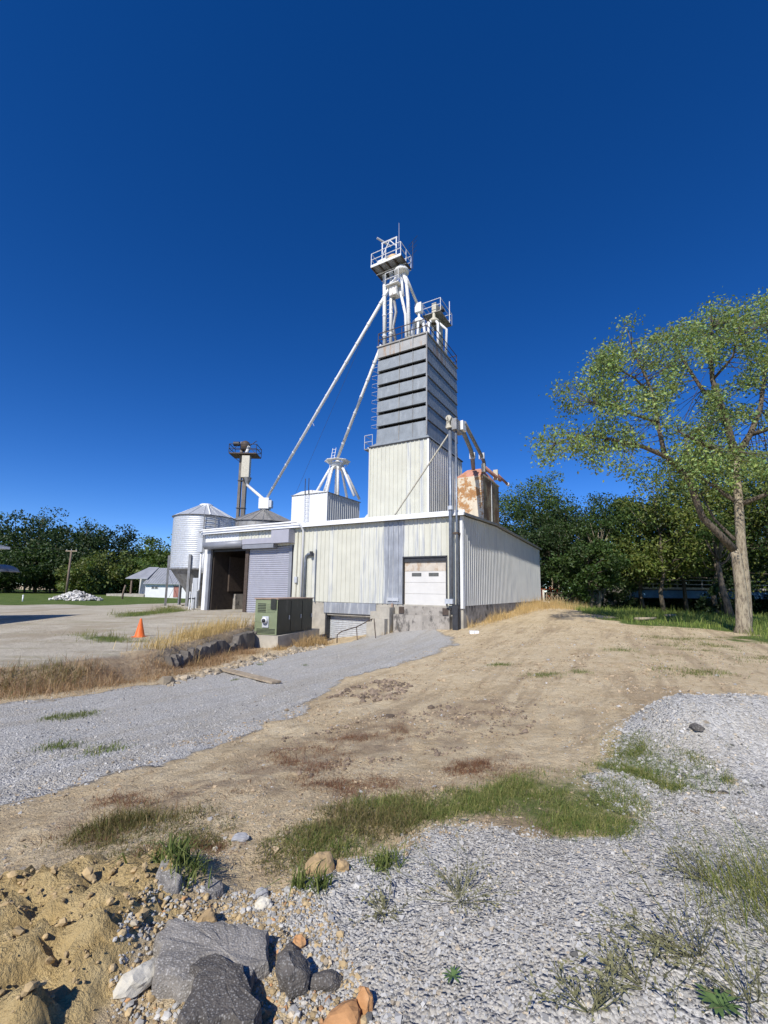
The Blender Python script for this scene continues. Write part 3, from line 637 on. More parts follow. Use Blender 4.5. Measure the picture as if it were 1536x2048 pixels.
part(MB().uv(.42, .62, 5.35, 5.6, 7.55, 8.1), 'bracket', M_beige, au); part(MB().uv(.1, .4, 7.2, 7.35, 7.4, 8.1), 'bracket', M_beige, au)

# ------------------------------------------------------------------ grey clad tower
tw = thing('grain_dryer_tower', 'tall tower of grey clad rows above a cream siding base on the shed roof', 'tower', BW(6, 4, 3.9))
TU0, TU1, TV0, TV1, TZ0, TZ1 = 3.70, 8.24, 4.0, 10.2, 3.95, 9.95
tb = part(MB().uv(TU0+.03, TU1-.03, TV0+.03, TV1-.03, TZ0, TZ1), 'base_wall', M_slot, tw)
n = int(round((TU1-TU0)/RW)); w_ = (TU1-TU0)/n
for i in range(n): siding(tb, BW(TU1-i*w_, TV0+.018, TZ0+.1), -UA, TZ1-TZ0-.1, M_cream if rng.random() < .8 else M_cream_worn, w=w_)
n = int(round((TV1-TV0)/RW)); w2 = (TV1-TV0)/n
for i in range(n): siding(tb, BW(TU0+.018, TV0+i*w2, TZ0+.1), VA, TZ1-TZ0-.1, M_side, w=w2)
part(MB().uv(TU0-.03, TU0+.10, TV0-.03, TV0-.003+.03, TZ0, TZ1), 'corner_trim', M_white, tw)
part(MB().uv(TU1-.06, TU1+.03, TV0-.03, TV0+.03, TZ0, TZ1), 'corner_trim', M_cream, tw)
part(MB().tube([BW(TU1+.1, TV0+.1, TZ0), BW(TU1+.1, TV0+.1, TZ1-.1), BW(TU1+.25, TV0+.1, TZ1+.05)], .05, 8), 'downpipe', M_light_grey, tw)
GU0, GU1, GV0, GV1, GZ0, GZ1 = 3.90, 7.80, 4.16, 9.75, 10.2, 17.45
# sloped flashing ring
A_ = [BW(TU0-.06, TV0-.06, TZ1+.02), BW(TU1+.06, TV0-.06, TZ1+.02), BW(TU1+.06, TV1+.06, TZ1+.02), BW(TU0-.06, TV1+.06, TZ1+.02)]
B_ = [BW(GU0-.05, GV0-.05, GZ0), BW(GU1+.05, GV0-.05, GZ0), BW(GU1+.05, GV1+.05, GZ0), BW(GU0-.05, GV1+.05, GZ0)]
part(MB().add(A_+B_, [(0,1,5,4),(1,2,6,5),(2,3,7,6),(3,0,4,7),(4,5,6,7),(3,2,1,0)]), 'flashing', M_grey_clad, tw)
part(MB().uv(TU0-.07, TU1+.07, TV0-.07, TV1+.07, TZ1-.06, TZ1+.015), 'drip_edge', M_dark, tw)
core = part(MB().uv(GU0+.5, GU1-.5, GV0+.5, GV1-.5, GZ0, GZ1-.02), 'core', M_slot, tw)
ROWS = 7; RH = (GZ1-GZ0)/ROWS
fcols = [0, .27, .54, 1.0]; rcols = [0, .37, .72, 1.0]
_pan = {}
def clad(P0, ax, w, h, out, m):
    """tilted row panel: lower edge proud"""
    ax = np.asarray(ax); out = np.asarray(out); k = (round(w, 3), round(h, 3))
    if k not in _pan:
        t = .05; V = [(0, -t, 0), (w, -t, 0), (w, 0, h), (0, 0, h), (0, .10, 0), (w, .10, 0), (w, .10, h), (0, .10, h)]
        # face with a slight pillow so that it does not read as a perfect plane
        me = bpy.data.meshes.new('cladding_panel'); me.from_pydata(V, [], [(0,1,2,3),(5,4,7,6),(4,5,1,0),(3,2,6,7),(4,0,3,7),(1,5,6,2)])
        me.materials.append(M_grey_clad); me.update(); _pan[k] = me
    o = bpy.data.objects.new('cladding_panel', _pan[k]); col.objects.link(o); o.parent = tw
    o.location = tuple(rel(P0, root_of(tw))); o.rotation_euler[2] = math.atan2(ax[1], ax[0])
    o.rotation_euler[0] = rng.uniform(-.006, .006)
    o.material_slots[0].link = 'OBJECT'; o.material_slots[0].material = m
for r in range(ROWS):
    z0 = GZ0+r*RH+(.0 if r == 0 else .22); h = RH-(.0 if r == 0 else .22)-.012
    for c in range(3):
        W = GU1-GU0; ua = GU0+fcols[c]*W; ub = GU0+fcols[c+1]*W
        clad(BW(ub-.012, GV0, z0), -UA, ub-ua-.024, h, -VA, M_grey_rusty if r == ROWS-1 else M_grey_clad)
        W = GV1-GV0; va = GV0+rcols[c]*W; vb = GV0+rcols[c+1]*W
        zz = GZ0+r*RH+(.0 if r == 0 else .10); hh = RH-(.0 if r == 0 else .10)-.012
        clad(BW(GU0, va+.012, zz), VA, vb-va-.024, hh, -UA, M_grey_rusty if r == ROWS-1 else M_grey_clad)
        clad(BW(GU1, vb-.012, zz), -VA, vb-va-.024, hh, UA, M_grey_clad)
    if r:
        part(MB().uv(GU0-.07, GU0+.05, GV0-.02, GV1+.03, GZ0+r*RH+.04, GZ0+r*RH+.07), 'ledge', M_galv_dark, tw)
for c in (1, 2):
    ua = GU0+fcols[c]*(GU1-GU0)
    for r in range(ROWS): part(MB().uv(ua-.02, ua+.02, GV0-.07, GV0-.04, GZ0+r*RH+(.22 if r else 0), GZ0+(r+1)*RH-.012), 'seam_strip', M_bin_roof if c == 2 else M_galv_dark, tw)
part(MB().uv(GU0-.055, GU0+.03, GV0-.09, GV0-.03, GZ0, GZ1), 'corner_angle', M_galv_dark, tw)
part(MB().uv(GU0-.08, GU1+.08, GV0-.08, GV1+.08, GZ1, GZ1+.10), 'roof_deck', M_bin_roof, tw)
def railing(parent, corners, h=1.0, r=.022, m=M_rail, posts=3, close=True, mid=True):
    cs = [np.asarray(c, float) for c in corners]; k = len(cs); segs = range(k if close else k-1)
    for i in segs:
        a, b = cs[i], cs[(i+1) % k]
        for j in range(posts if i < k-1 or close else posts+1):
            p = a+(b-a)*j/posts; part(MB().tube([p, p+ZU*h], r, 6), 'rail_post', m, parent)
        for hh in ((h, h*.5) if mid else (h,)): part(MB().tube([a+ZU*hh, b+ZU*hh], r, 6), 'rail', m, parent)
railing(tw, [BW(GU0, GV0, GZ1+.1), BW(GU1, GV0, GZ1+.1), BW(GU1, GV1, GZ1+.1), BW(GU0, GV1, GZ1+.1)], 1.0, .03, M_rail, 2)
def ladder(parent, p0, p1, side, w=.42, step=.32, r=.018, m=M_galv, cage=0, cdir=None):
    p0 = np.asarray(p0, float); p1 = np.asarray(p1, float); s = np.asarray(side, float); s = s/np.linalg.norm(s)*w/2
    for k in (-1, 1): part(MB().tube([p0+s*k, p1+s*k], r*1.3, 6), 'ladder_rail', m, parent)
    L = np.linalg.norm(p1-p0); nn = int(L/step); mb = MB()
    for i in range(nn):
        q = p0+(p1-p0)*(i+.5)/nn; mb.tube([q-s, q+s], r, 5)
    part(mb, 'ladder_rungs', m, parent)
    if cage:
        d = np.asarray(cdir, float)
        for i in range(cage):
            q = p0+(p1-p0)*(i+.5)/cage
            part(MB().tube([q-s*1.6, q-s*1.6+d*.45, q+d*.7, q+s*1.6+d*.45, q+s*1.6], .015, 5), 'cage_hoop', m, parent)
ladder(tw, BW(GU1+.28, GV0+.8, 11.5), BW(GU1+.28, GV0+.8, 17.2), VA, .45, .35, .02, M_light_grey, 9, UA)
part(MB().uv(TU1+.0, TU1+.7, TV0+.3, TV0+1.4, 9.95, 10.02), 'landing', M_galv_dark, tw)
railing(tw, [BW(TU1+.02, TV0+.32, 10.02), BW(TU1+.68, TV0+.32, 10.02), BW(TU1+.68, TV0+1.38, 10.02)], 1.0, .025, M_light_grey, 1, False)
ch = MB().poly([BW(TU1+.02, TV0+.6, 3.95), BW(TU1+1.9, TV0+.6, 3.95), BW(TU1+.02, TV0+.6, 5.75)], VA*1.6)
part(ch, 'chute', M_white, tw)

# ------------------------------------------------------------------ bucket elevator head on top of the tower
LV = 4.95
be = thing('bucket_elevator', 'white twin-leg bucket elevator with a railed head platform above the grey tower', 'elevator', BW(7.4, LV, GZ1+.1))
lg = [(PF(769, 690, LV), PF(769, 536, LV)), (PF(781.5, 688, LV), PF(783, 530, LV))]
for a_, b_ in lg:
    a_ = a_.copy(); a_[2] = BW(0, 0, GZ1+.1)[2]
    part(MB().tube([a_, b_], .135, 14), 'leg', M_white_rust, be, True)
    for t in (.18, .42, .66, .9): part(MB().tube([a_+(b_-a_)*t-ZU*.04, a_+(b_-a_)*t+ZU*.04], .165, 14), 'leg_flange', M_white, be)
PZ = 24.02; pu0, pu1, pv0, pv1 = 5.85, 8.35, 3.85, 5.5
plat = part(MB().uv(pu0, pu1, pv0, pv1, PZ-.03, PZ), 'platform', M_galv_dark, be)
for k in range(5):
    u_ = pu0+(pu1-pu0)*k/4; part(MB().uv(u_-.035, u_+.035, pv0, pv1, PZ-.15, PZ-.032), 'joist', M_rail, plat)
for v_ in (pv0, (pv0+pv1)/2, pv1): part(MB().uv(pu0-.03, pu1+.03, v_-.03, v_+.03, PZ-.13, PZ+.05) if v_ == pv0 else MB().uv(pu0-.03, pu1+.03, v_-.03, v_+.03, PZ-.17, PZ-.152), 'edge_beam', M_white, plat)
railing(be, [BW(pu0, pv0, PZ), BW(pu1, pv0, PZ), BW(pu1, pv1, PZ), BW(pu0, pv1, PZ)], 1.0, .026, M_white, 2)
part(MB().tube([BW(8.0, 4.3, PZ+.38), BW(7.35, 4.3, PZ+.38)], .2, 14), 'motor', M_white, be, True)
part(MB().tube([BW(7.35, 4.3, PZ+.38), BW(7.1, 4.3, PZ+.38)], .1, 10), 'motor_shaft', M_dark, be)
part(MB().lathe(BW(6.85, 4.6, PZ), [(.0, .0), (.42, 0), (.45, .1), (.45, .55), (.38, .68), (0, .72)], 20), 'drum', M_tan_drum, be, True)
part(MB().uv(6.95, 7.75, 4.7, 5.3, PZ, PZ+1.15), 'head_housing', M_galv_dark, be)
G_ = [(7.55, PZ), (7.55, PZ+1.75), (6.35, PZ+1.75), (6.35, PZ)]
part(MB().tube([BW(u_, 4.1, z_) for u_, z_ in G_[:2]], .05, 6), 'davit_post', M_white, be); part(MB().tube([BW(u_, 4.1, z_) for u_, z_ in G_[2:]], .05, 6), 'davit_post', M_white, be)
part(MB().tube([BW(7.62, 4.1, PZ+1.75), BW(6.28, 4.1, PZ+1.75)], .055, 6), 'davit_beam', M_white, be)
part(MB().tube([BW(7.5, 4.1, PZ+.7), BW(6.95, 4.1, PZ+1.72)], .035, 6), 'davit_brace', M_white, be); part(MB().tube([BW(6.4, 4.1, PZ+1.1), BW(6.9, 4.1, PZ+1.72)], .035, 6), 'davit_brace', M_white, be)
part(MB().tube([PF(754, 476, 3.9), PF(782, 493, 4.9)], .075, 10), 'davit_boom', M_light_grey, be)
part(MB().tube([PF(798, 512, 4.6), PF(798, 446, 4.6)], [.022, .012], 6), 'whip_antenna', M_light_grey, be)
an = part(MB().tube([BW(5.75, 5.6, PZ), BW(5.75, 5.6, PZ+2.3)], .025, 6), 'antenna_mast', M_dark, be)
for k, (z_, w_) in enumerate(((2.25, .5), (2.0, .42), (1.7, .36), (1.35, .3))):
    part(MB().tube([BW(5.75-w_, 5.6-.25+.1*k, PZ+z_+.12), BW(5.75+w_, 5.6+.2, PZ+z_-.05)], .014, 5), 'antenna_rod', M_dark, an)
# head distributor and its spouts
dv = 4.75
part(MB().lathe(PF(803, 545, dv), [(.0, .55), (.25, .5), (.55, .12), (.55, -.05), (.3, -.12), (0, -.12)], 18), 'distributor_cone', M_white_rust, be, True)
def spout(pts, r, m, name='spout'): return part(MB().tube(pts, r, 12), name, m, be, True)
spout([PF(798, 546, dv), PF(788, 562, dv)], .11, M_white)
spout([PF(801, 548, dv), PF(804, 570, dv), PF(806, 592, dv)], .11, M_white)
q_ = PF(819, 676, dv); q_[2] = BW(0, 0, GZ1+.12)[2]
spout([PF(806, 546, dv), PF(813, 566, dv), PF(816, 600, dv), q_], .13, M_white_rust)
spout([PF(808, 546, dv), PF(818, 568, dv+.3), PF(835, 609, 6.4)], .10, M_white_rust)
mp = part(MB().box(PF(782, 586, dv+.3), -UA*1.1, -VA*.9, ZU*.06), 'middle_platform', M_white_rust, be)
mp0 = PF(782, 586, dv+.3); railing(be, [mp0-VA*.9, mp0-VA*.9-UA*1.1, mp0-UA*1.1], 1.0, .022, M_white, 1, False)
part(MB().box(mp0-UA*.25-VA*.1-ZU*.75, -UA*.6, -VA*.6, ZU*.7), 'valve_box', M_white_rust, be)
spout([mp0-UA*.4-VA*.3-ZU*.7, PF(792, 625, dv), PF(786, 655, dv), q_+UA*1.05], .11, M_galv_dark)
spout([mp0-UA*.9-VA*.3-ZU*.05, PF(811, 630, dv), q_+UA*.12-VA*.25], .105, M_white_rust)
ladder(be, PF(776, 686, LV+.25), PF(776.5, 545, LV+.25), UA, .28, .35, .016, M_light_grey)
# middle distributor with a fan of short spouts
md = thing('spout_turnhead', 'white box and cone turnhead with short fan of spouts on the tower roof', 'distributor', BW(5.7, 6.4, GZ1+.1))
c_ = PF(838, 617, 6.4); part(MB().box(c_-UA*-.26-VA*.2-ZU*.36, -UA*.52, VA*.4, ZU*.72), 'valve_box', M_white, md)
part(MB().lathe(c_, [(.09, -.36), (.09, -.7), (.48, -1.1), (.5, -1.35), (.2, -1.4)], 18), 'cone', M_white, md, True)
zb = BW(0, 0, GZ1+.1)[2]
for k in range(6):
    an_ = k*math.pi/3+.3; d_ = np.array([math.cos(an_), math.sin(an_), 0]); t_ = c_+d_*.36-ZU*1.3; b_ = c_+d_*.75; b_[2] = zb
    part(MB().tube([t_, t_-ZU*.2+d_*.08, b_], .10, 10), 'spout', M_white, md, True)
# smaller railed elevator head behind it
sh = thing('small_elevator_head', 'small railed elevator head platform with spread white spouts behind the turnhead', 'elevator', BW(4.9, 7.6, GZ1+.1))
hz = 20.95
pl2 = part(MB().uv(4.1, 5.6, 7.0, 9.3, hz-.05, hz), 'platform', M_galv_dark, sh)
railing(sh, [BW(4.1, 7.0, hz), BW(5.6, 7.0, hz), BW(5.6, 9.3, hz), BW(4.1, 9.3, hz)], 1.0, .024, M_white, 1)
hc = BW(4.68, 7.1, 0)
for dx in (0, .34): part(MB().tube([np.array([*(hc+VA*(1.1+dx))[:2], zb]), np.array([*(hc+VA*(1.1+dx))[:2], hz+EYE+.9])], .12, 10), 'leg', M_beige, sh, True)
part(MB().box(BW(4.55, 7.2, hz), UA*.35, VA*.6, ZU*.9), 'head_housing', M_beige, sh)
part(MB().box(BW(4.2, 7.7, hz+.5), UA*.3, VA*.4, ZU*.3), 'motor', M_dark, sh)
part(MB().tube([BW(4.05, 8.7, hz-.1), BW(4.05, 8.7, hz+1.7)], .03, 6), 'post', M_white, sh)
cc = BW(4.68, 7.1, hz-.75); part(MB().lathe(cc, [(.1, .75), (.12, .35), (.42, .05), (.45, -.1), (.2, -.16)], 16), 'cone', M_beige, sh, True)
for (du, dv_, kk) in ((.55, -.35, 0), (.15, -.5, 0), (-.35, -.25, .25), (-.5, .5, .35), (.3, .45, 0)):
    d_ = UA*du+VA*dv_; t_ = cc+d_*.6-ZU*.05; b_ = cc+d_*1.35; b_[2] = zb; m_ = t_+d_*(.5+kk)-ZU*.4
    part(MB().tube([t_, m_, b_], .10, 10), 'spout', M_white, sh, True)

# ------------------------------------------------------------------ white box bin on the left of the roof
bb = thing('box_bin', 'flat white siding box bin with a roof ladder behind the shed gutter', 'bin', BW(17.9, 9, 3.9))
BU0, BU1, BV0, BV1, BZ1 = 15.8, 19.95, 9.0, 14.2, 8.46
bw_ = part(MB().uv(BU0+.03, BU1-.03, BV0+.03, BV1, 3.6, BZ1), 'wall', M_slot, bb)
n = 13; w_ = (BU1-BU0)/n
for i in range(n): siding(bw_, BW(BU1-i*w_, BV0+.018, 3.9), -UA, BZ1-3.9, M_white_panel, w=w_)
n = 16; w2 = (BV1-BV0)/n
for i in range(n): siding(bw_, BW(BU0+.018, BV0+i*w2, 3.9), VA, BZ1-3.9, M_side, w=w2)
part(MB().poly([BW(BU0-.08, BV0-.05, BZ1), BW(BU1+.08, BV0-.05, BZ1+.05), BW(BU1+.08, BV1+.1, BZ1+.05), BW(BU0-.08, BV1+.1, BZ1)], ZU*.06), 'roof', M_galv_dark, bb)
part(MB().poly([BW(BU0-.08, BV0-.03, BZ1+.06), BW(BU1, BV0-.03, BZ1+.08), BW((BU0+BU1)/2+.9, BV0-.03, BZ1+.38), BW((BU0+BU1)/2-.2, BV0-.03, BZ1+.40)], VA*5.0), 'roof_crown', M_white_rust, bb)
part(MB().uv(BU0-.03, BU0+.06, BV0-.03, BV0+.03, 3.9, BZ1), 'corner_trim', M_white, bb)
ladder(bb, BW(18.05, BV0-.15, 4.1), BW(18.05, BV0-.15, BZ1), UA, .42, .34, .022, M_light_grey)
for s_ in (-.21, .21): part(MB().tube([BW(18.05+s_, BV0-.15, BZ1), BW(18.05+s_, BV0-.15, BZ1+1.5)], .035, 6), 'ladder_handhold', M_dark, bb)

# distributor on the box bin
ds = thing('roof_distributor', 'white spider distributor with eight splayed spouts and ladder on the white box bin', 'distributor', BW(16.9, 11.6, BZ1))
dc = PF(675, 924, 11.6)
part(MB().lathe(dc, [(.12, .5), (.16, .1), (.5, -.1), (.62, -.28), (.62, -.5), (.3, -.62), (0, -.62)], 18), 'head', M_white_rust, ds, True)
zt = BW(0, 0, BZ1+.05)[2]
for k in range(8):
    an_ = k*math.pi/4+.2; d_ = np.array([math.cos(an_), math.sin(an_), 0]); f_ = 1.75+.45*math.cos(k*1.7)
    t_ = dc+d_*.4-ZU*.5; e_ = dc+d_*.75-ZU*.8; b_ = dc+d_*f_; b_[2] = zt
    part(MB().tube([t_, e_, b_], .125, 10), 'spout', M_white if k % 3 else M_white_rust, ds, True)
part(MB().lathe(dc, [(.55, .02), (1.25, .02), (1.25, .07), (.55, .07), (.55, .02)], 8), 'ring_platform', M_white_rust, ds)
for k in range(4):
    an_ = k*math.pi/2+.5; d_ = np.array([math.cos(an_), math.sin(an_), 0]); part(MB().tube([dc+d_*1.2, dc+d_*.55-ZU*.6], .03, 5), 'platform_brace', M_white, ds)
lb = PF(652, 990, 10.3); lb[2] = zt; ladder(ds, lb, PF(669, 896, 11.3), UA, .38, .33, .02, M_white)

# ------------------------------------------------------------------ bins at the left
yard_z = lambda x, y: G1(x, y)
def round_bin(c, R, z0, z1, zp, name, label, nroof, legs=0, hopper=None, cap=.45, wallm=M_galv, roofm=M_galv, ridge=.114, a_off=.1):
    c = np.array([c[0], c[1], 0.]); root = np.array([c[0], c[1], G1(c[0], c[1])])
    t = thing(name, label, 'grain bin', root)
    k = int((z1-z0)/ridge); prof = []
    for i in range(k):
        z = z0+(z1-z0)*i/k; h = (z1-z0)/k; prof += [(R, z), (R+.022, z+h*.35), (R+.022, z+h*.55), (R, z+h*.9)]
    prof.append((R, z1)); part(MB().lathe(c, prof, 64), 'corrugated_wall', wallm, t, True)
    if hopper:
        part(MB().lathe(c, [(R-.02, z0+.02), (.28, hopper), (.28, hopper-.25)], 24), 'hopper_cone', M_galv_dark, t)
        part(MB().lathe(c, [(R+.03, z0-.08), (R+.06, z0-.08), (R+.06, z0+.06), (R+.03, z0+.06), (R+.03, z0-.08)], 64), 'ring_beam', M_galv_dark, t)
    RR = R+.12
    for i in range(nroof):
        a0 = a_off+2*math.pi*i/nroof; a1 = a_off+2*math.pi*(i+1)/nroof-.012
        P = []
        for r_, z_ in ((RR, z1+.0), (cap, zp)):
            for q in range(4):
                aa = a0+(a1-a0)*q/3; rr = r_*1.0; P.append(c+np.array([rr*math.cos(aa), rr*math.sin(aa), z_]))
        part(MB().add(P, [(q, q+1, q+5, q+4) for q in range(3)]), 'roof_panel', roofm, t)
        d_ = np.array([math.cos(a0), math.sin(a0), 0])
        part(MB().tube([c+d_*RR+ZU*(z1+.02), c+d_*cap+ZU*(zp+.02)], .028, 5), 'roof_rib', M_galv_dark if roofm is not M_galv else roofm, t)
    part(MB().lathe(c, [(cap+.06, zp-.04), (cap+.06, zp+.09), (cap*.8, zp+.16), (0, zp+.2)], 24), 'cap', M_white if roofm is M_galv else M_galv_dark, t)
    part(MB().lathe(c, [(RR, z1-.03), (RR+.03, z1+.02), (RR, z1+.03)], 48), 'eave_ring', M_galv_dark, t)
    for i in range(legs):
        aa = 2*math.pi*i/legs+.55; d_ = np.array([math.cos(aa), math.sin(aa), 0]); s_ = np.array([-d_[1], d_[0], 0]); p = c+d_*(R+.03); gz_ = G1(p[0], p[1])
        part(MB().box(np.array([p[0], p[1], gz_-.05])-s_*.1, s_*.2, d_*.16, ZU*(z0+1.15-gz_)), 'leg', M_galv_dark, t)
        p2 = c+np.array([math.cos(aa+2*math.pi/legs), math.sin(aa+2*math.pi/legs), 0])*(R+.1)
        if i % 2 == 0:
            part(MB().tube([np.array([p[0], p[1], gz_+.2]), np.array([p2[0], p2[1], z0-.2])], .012, 5), 'tie_rod', M_dark, t); part(MB().tube([np.array([p2[0], p2[1], gz_+.2]), np.array([p[0], p[1], z0-.2])], .012, 5), 'tie_rod', M_dark, t)
        part(MB().box(np.array([p[0]-.3, p[1]-.3, gz_-.2]), (.6, 0, 0), (0, .6, 0), (0, 0, .3)), 'footing', M_conc, t)
    return t, c
hb, hc_ = round_bin((-15.85, 38.6), 2.55, 3.40, 7.86, 9.05, 'hopper_bin', 'shiny corrugated hopper bin on legs beside the open shutter', 14, 6, .15, .5, ridge=.155)
hcc = np.array([hc_[0], hc_[1], 0])
dd_ = np.array([.50, -.86, 0]); ladder(hb, hcc+dd_*2.68+ZU*5.2, hcc+dd_*2.68+ZU*7.9, np.array([.86, .5, 0]), .9, .32, .025, M_galv_dark)
part(MB().tube([hcc+dd_*2.7+ZU*7.9, hcc+dd_*.7+ZU*9.1], .06, 6), 'roof_ladder', M_white, hb)
gb, gc_ = round_bin((-13.3, 48.2), 4.05, EYE-1.75, 8.72, 10.42, 'grain_bin', 'wide grey grain bin with weathered conical roof behind the shed gutter', 22, 0, None, .42, M_galv_dark, M_bin_roof)
gcc = np.array([gc_[0], gc_[1], 0])
part(MB().xyz(gc_[0]-.55, gc_[0]+.55, gc_[1]-.55, gc_[1]+.55, 10.55, 11.75), 'cap_box', M_white, gb)
part(MB().xyz(gc_[0]+.56, gc_[0]+.85, gc_[1]-.5, gc_[1]+.3, 10.7, 11.5), 'vent_box', M_light_grey, gb)
d_ = np.array([.42, -.9, 0]); d_ /= np.linalg.norm(d_)
for k in range(9):
    q_ = k/9; part(MB().box(gcc+d_*(3.9*(1-q_)+.5*q_)+ZU*(8.80+1.64*q_)+np.array([-.2, 0, 0]), (.4, 0, 0), d_*.12, ZU*.05), 'roof_step', M_galv_dark, gb)
# dark leg behind
de = thing('dark_bucket_elevator', 'weathered dark steel twin-leg bucket elevator with a railed head behind the grain bin', 'elevator', (-17.75, 54, G1(-17.75, 54)))
ex, ey = -17.75, 54.; ez = G1(ex, ey); top = 19.1+EYE
M_leg_dark = mat('weathered_dark_leg', (.15, .135, .12), .6, .25, .25, 2, (3, 3, .5), (.30, .28, .25), .6, .56)
for k, w_ in ((-.42, .30), (.18, .46)):
    part(MB().box((ex+k-w_/2, ey-.25, ez), (w_, 0, 0), (0, .5, 0), (0, 0, top-ez-.8)), 'leg', M_leg_dark, de)
for z_ in (9, 11.6, 15.1): part(MB().xyz(ex-.64, ex+.48, ey-.32, ey+.3, z_, z_+.1), 'leg_flange', M_dark, de)
pz = 16.6+EYE
pd = part(MB().xyz(ex-1.65, ex+1.75, ey-1.1, ey+1.1, pz-.12, pz), 'platform', M_rail, de)
railing(de, [(ex-1.65, ey-1.1, pz), (ex+1.75, ey-1.1, pz), (ex+1.75, ey+1.1, pz), (ex-1.65, ey+1.1, pz)], 1.1, .045, M_dark, 1)
for sx in (-1, 1):
    part(MB().tube([(ex+sx*1.6, ey-1.1, pz), (ex+sx*.4, ey-1.1, pz+1.1)], .035, 5), 'rail_brace', M_dark, de); part(MB().tube([(ex+sx*1.65, ey-1.0, pz-.1), (ex+sx*.3, ey-.2, pz-1.1)], .04, 5), 'platform_brace', M_dark, de)
part(MB().lathe((ex, ey, pz+.9), [(0, -.3), (.55, -.3), (.62, .35), (.5, .75), (.2, .95), (0, 1.0)], 14), 'head_drum', M_rail, de, True)
part(MB().tube([(ex-1.3, ey-.5, pz+1.3), (ex-.6, ey-.5, pz+1.3)], .3, 12), 'motor', M_dark, de)
part(MB().tube([(ex+.5, ey, pz+1.2), (ex+1.4, ey, pz+1.9)], .05, 6), 'hoist_arm', M_dark, de)
part(MB().tube([(ex+.35, ey-.5, pz+.1), (ex+.7, ey-.6, pz+1.0)], .2, 10), 'elbow', M_white, de)
part(MB().box((ex+.0, ey-1.05, pz-3.1), (.95, 0, 0), (0, .75, 0), (0, 0, 2.75)), 'discharge_box', M_beige, de)
part(MB().lathe((ex+.75, ey-.7, pz-3.1), [(.5, 0), (.22, -.75), (.2, -1.0)], 10), 'discharge_cone', M_galv_dark, de)
s0 = np.array([ex+.75, ey-.7, pz-4.05]); s1 = gcc+ZU*11.75+np.array([-.25, 0, 0])
sp = solo(MB().tube([s0, s0+(s1-s0)*.5, s1], .17, 12), 'grain_spout', M_white_rust, 'short mottled white spout from the dark elevator down to the bin cap', 'spout', s0, True)
s0 = PF(788, 562, dv); s1 = gcc+ZU*11.75+np.array([.2, -.1, 0])
ls = thing('grain_spout', 'long white spout running from the tower head down to the grain bin cap', 'spout', s1)
part(MB().tube([s0, s1], .135, 14), 'tube', M_white, ls, True)
for k in range(1, 14):
    q_ = s0+(s1-s0)*k/14; e_ = (s1-s0)/np.linalg.norm(s1-s0); part(MB().tube([q_-e_*.04, q_+e_*.04], .165, 12), 'coupling', M_white_rust, ls)
part(MB().tube([s0+(s1-s0)*.55, s0+(s1-s0)*.55+np.array([.25, -.1, -.5])], .02, 5), 'guy_lug', M_light_grey, ls)
s0 = PF(763, 690, 8.6); s1 = dc+ZU*.4
ls2 = thing('grain_spout', 'white spout slanting from behind the grey tower down to the spider distributor', 'spout', s1)
part(MB().tube([s0, s1], .14, 14), 'tube', M_white_rust, ls2, True)
for k in range(1, 7):
    q_ = s0+(s1-s0)*k/7; e_ = (s1-s0)/np.linalg.norm(s1-s0); part(MB().tube([q_-e_*.05, q_+e_*.05], .17, 12), 'coupling', M_white, ls2)
solo(MB().tube([PF(742, 640, 6), BW(19.9, 9.3, BZ1+.1)], .012, 4), 'guy_wire', M_dark, 'thin dark guy wire from the tower to the white box bin', 'wire', BW(19.9, 9.3, BZ1+.1))
# ground-level electrics near the hopper bin
p = PY(384, 1212, 35.2); gz_ = G1(p[0], p[1])
ec = thing('electric_cabinet', 'narrow upright light grey electric cabinet under the hopper bin', 'cabinet', (p[0], p[1], gz_))
part(MB().xyz(p[0], p[0]+.42, p[1]-.2, p[1]+.1, gz_-.02, gz_+2.35), 'housing', M_light_grey, ec); part(MB().xyz(p[0]+.03, p[0]+.39, p[1]-.225, p[1]-.202, gz_+.1, gz_+2.25), 'door', M_light_grey, ec)
p = BW(20.6, -.4, 0); gz_ = G1(p[0], p[1])
gp = thing('gas_pipework', 'white risers and elbows of pipework at the left corner of the shed', 'pipes', (p[0], p[1], gz_))
for (du, dv2, h0, h1, r_) in ((.0, 0, 0, 1.9, .05), (.3, .05, 0, 1.3, .05), (-.25, .05, 0, .9, .06)):
    q0 = p+UA*du+VA*dv2; part(MB().tube([np.array([q0[0], q0[1], gz_-.05]), np.array([q0[0], q0[1], gz_+h1])], r_, 8), 'riser', M_galv_dark if h1 < 1 else M_white, gp)
part(MB().tube([p+ZU*(gz_-p[2]+.8)-UA*.3, p+ZU*(gz_-p[2]+.8)+UA*.4], .045, 8), 'cross_pipe', M_dark, gp)

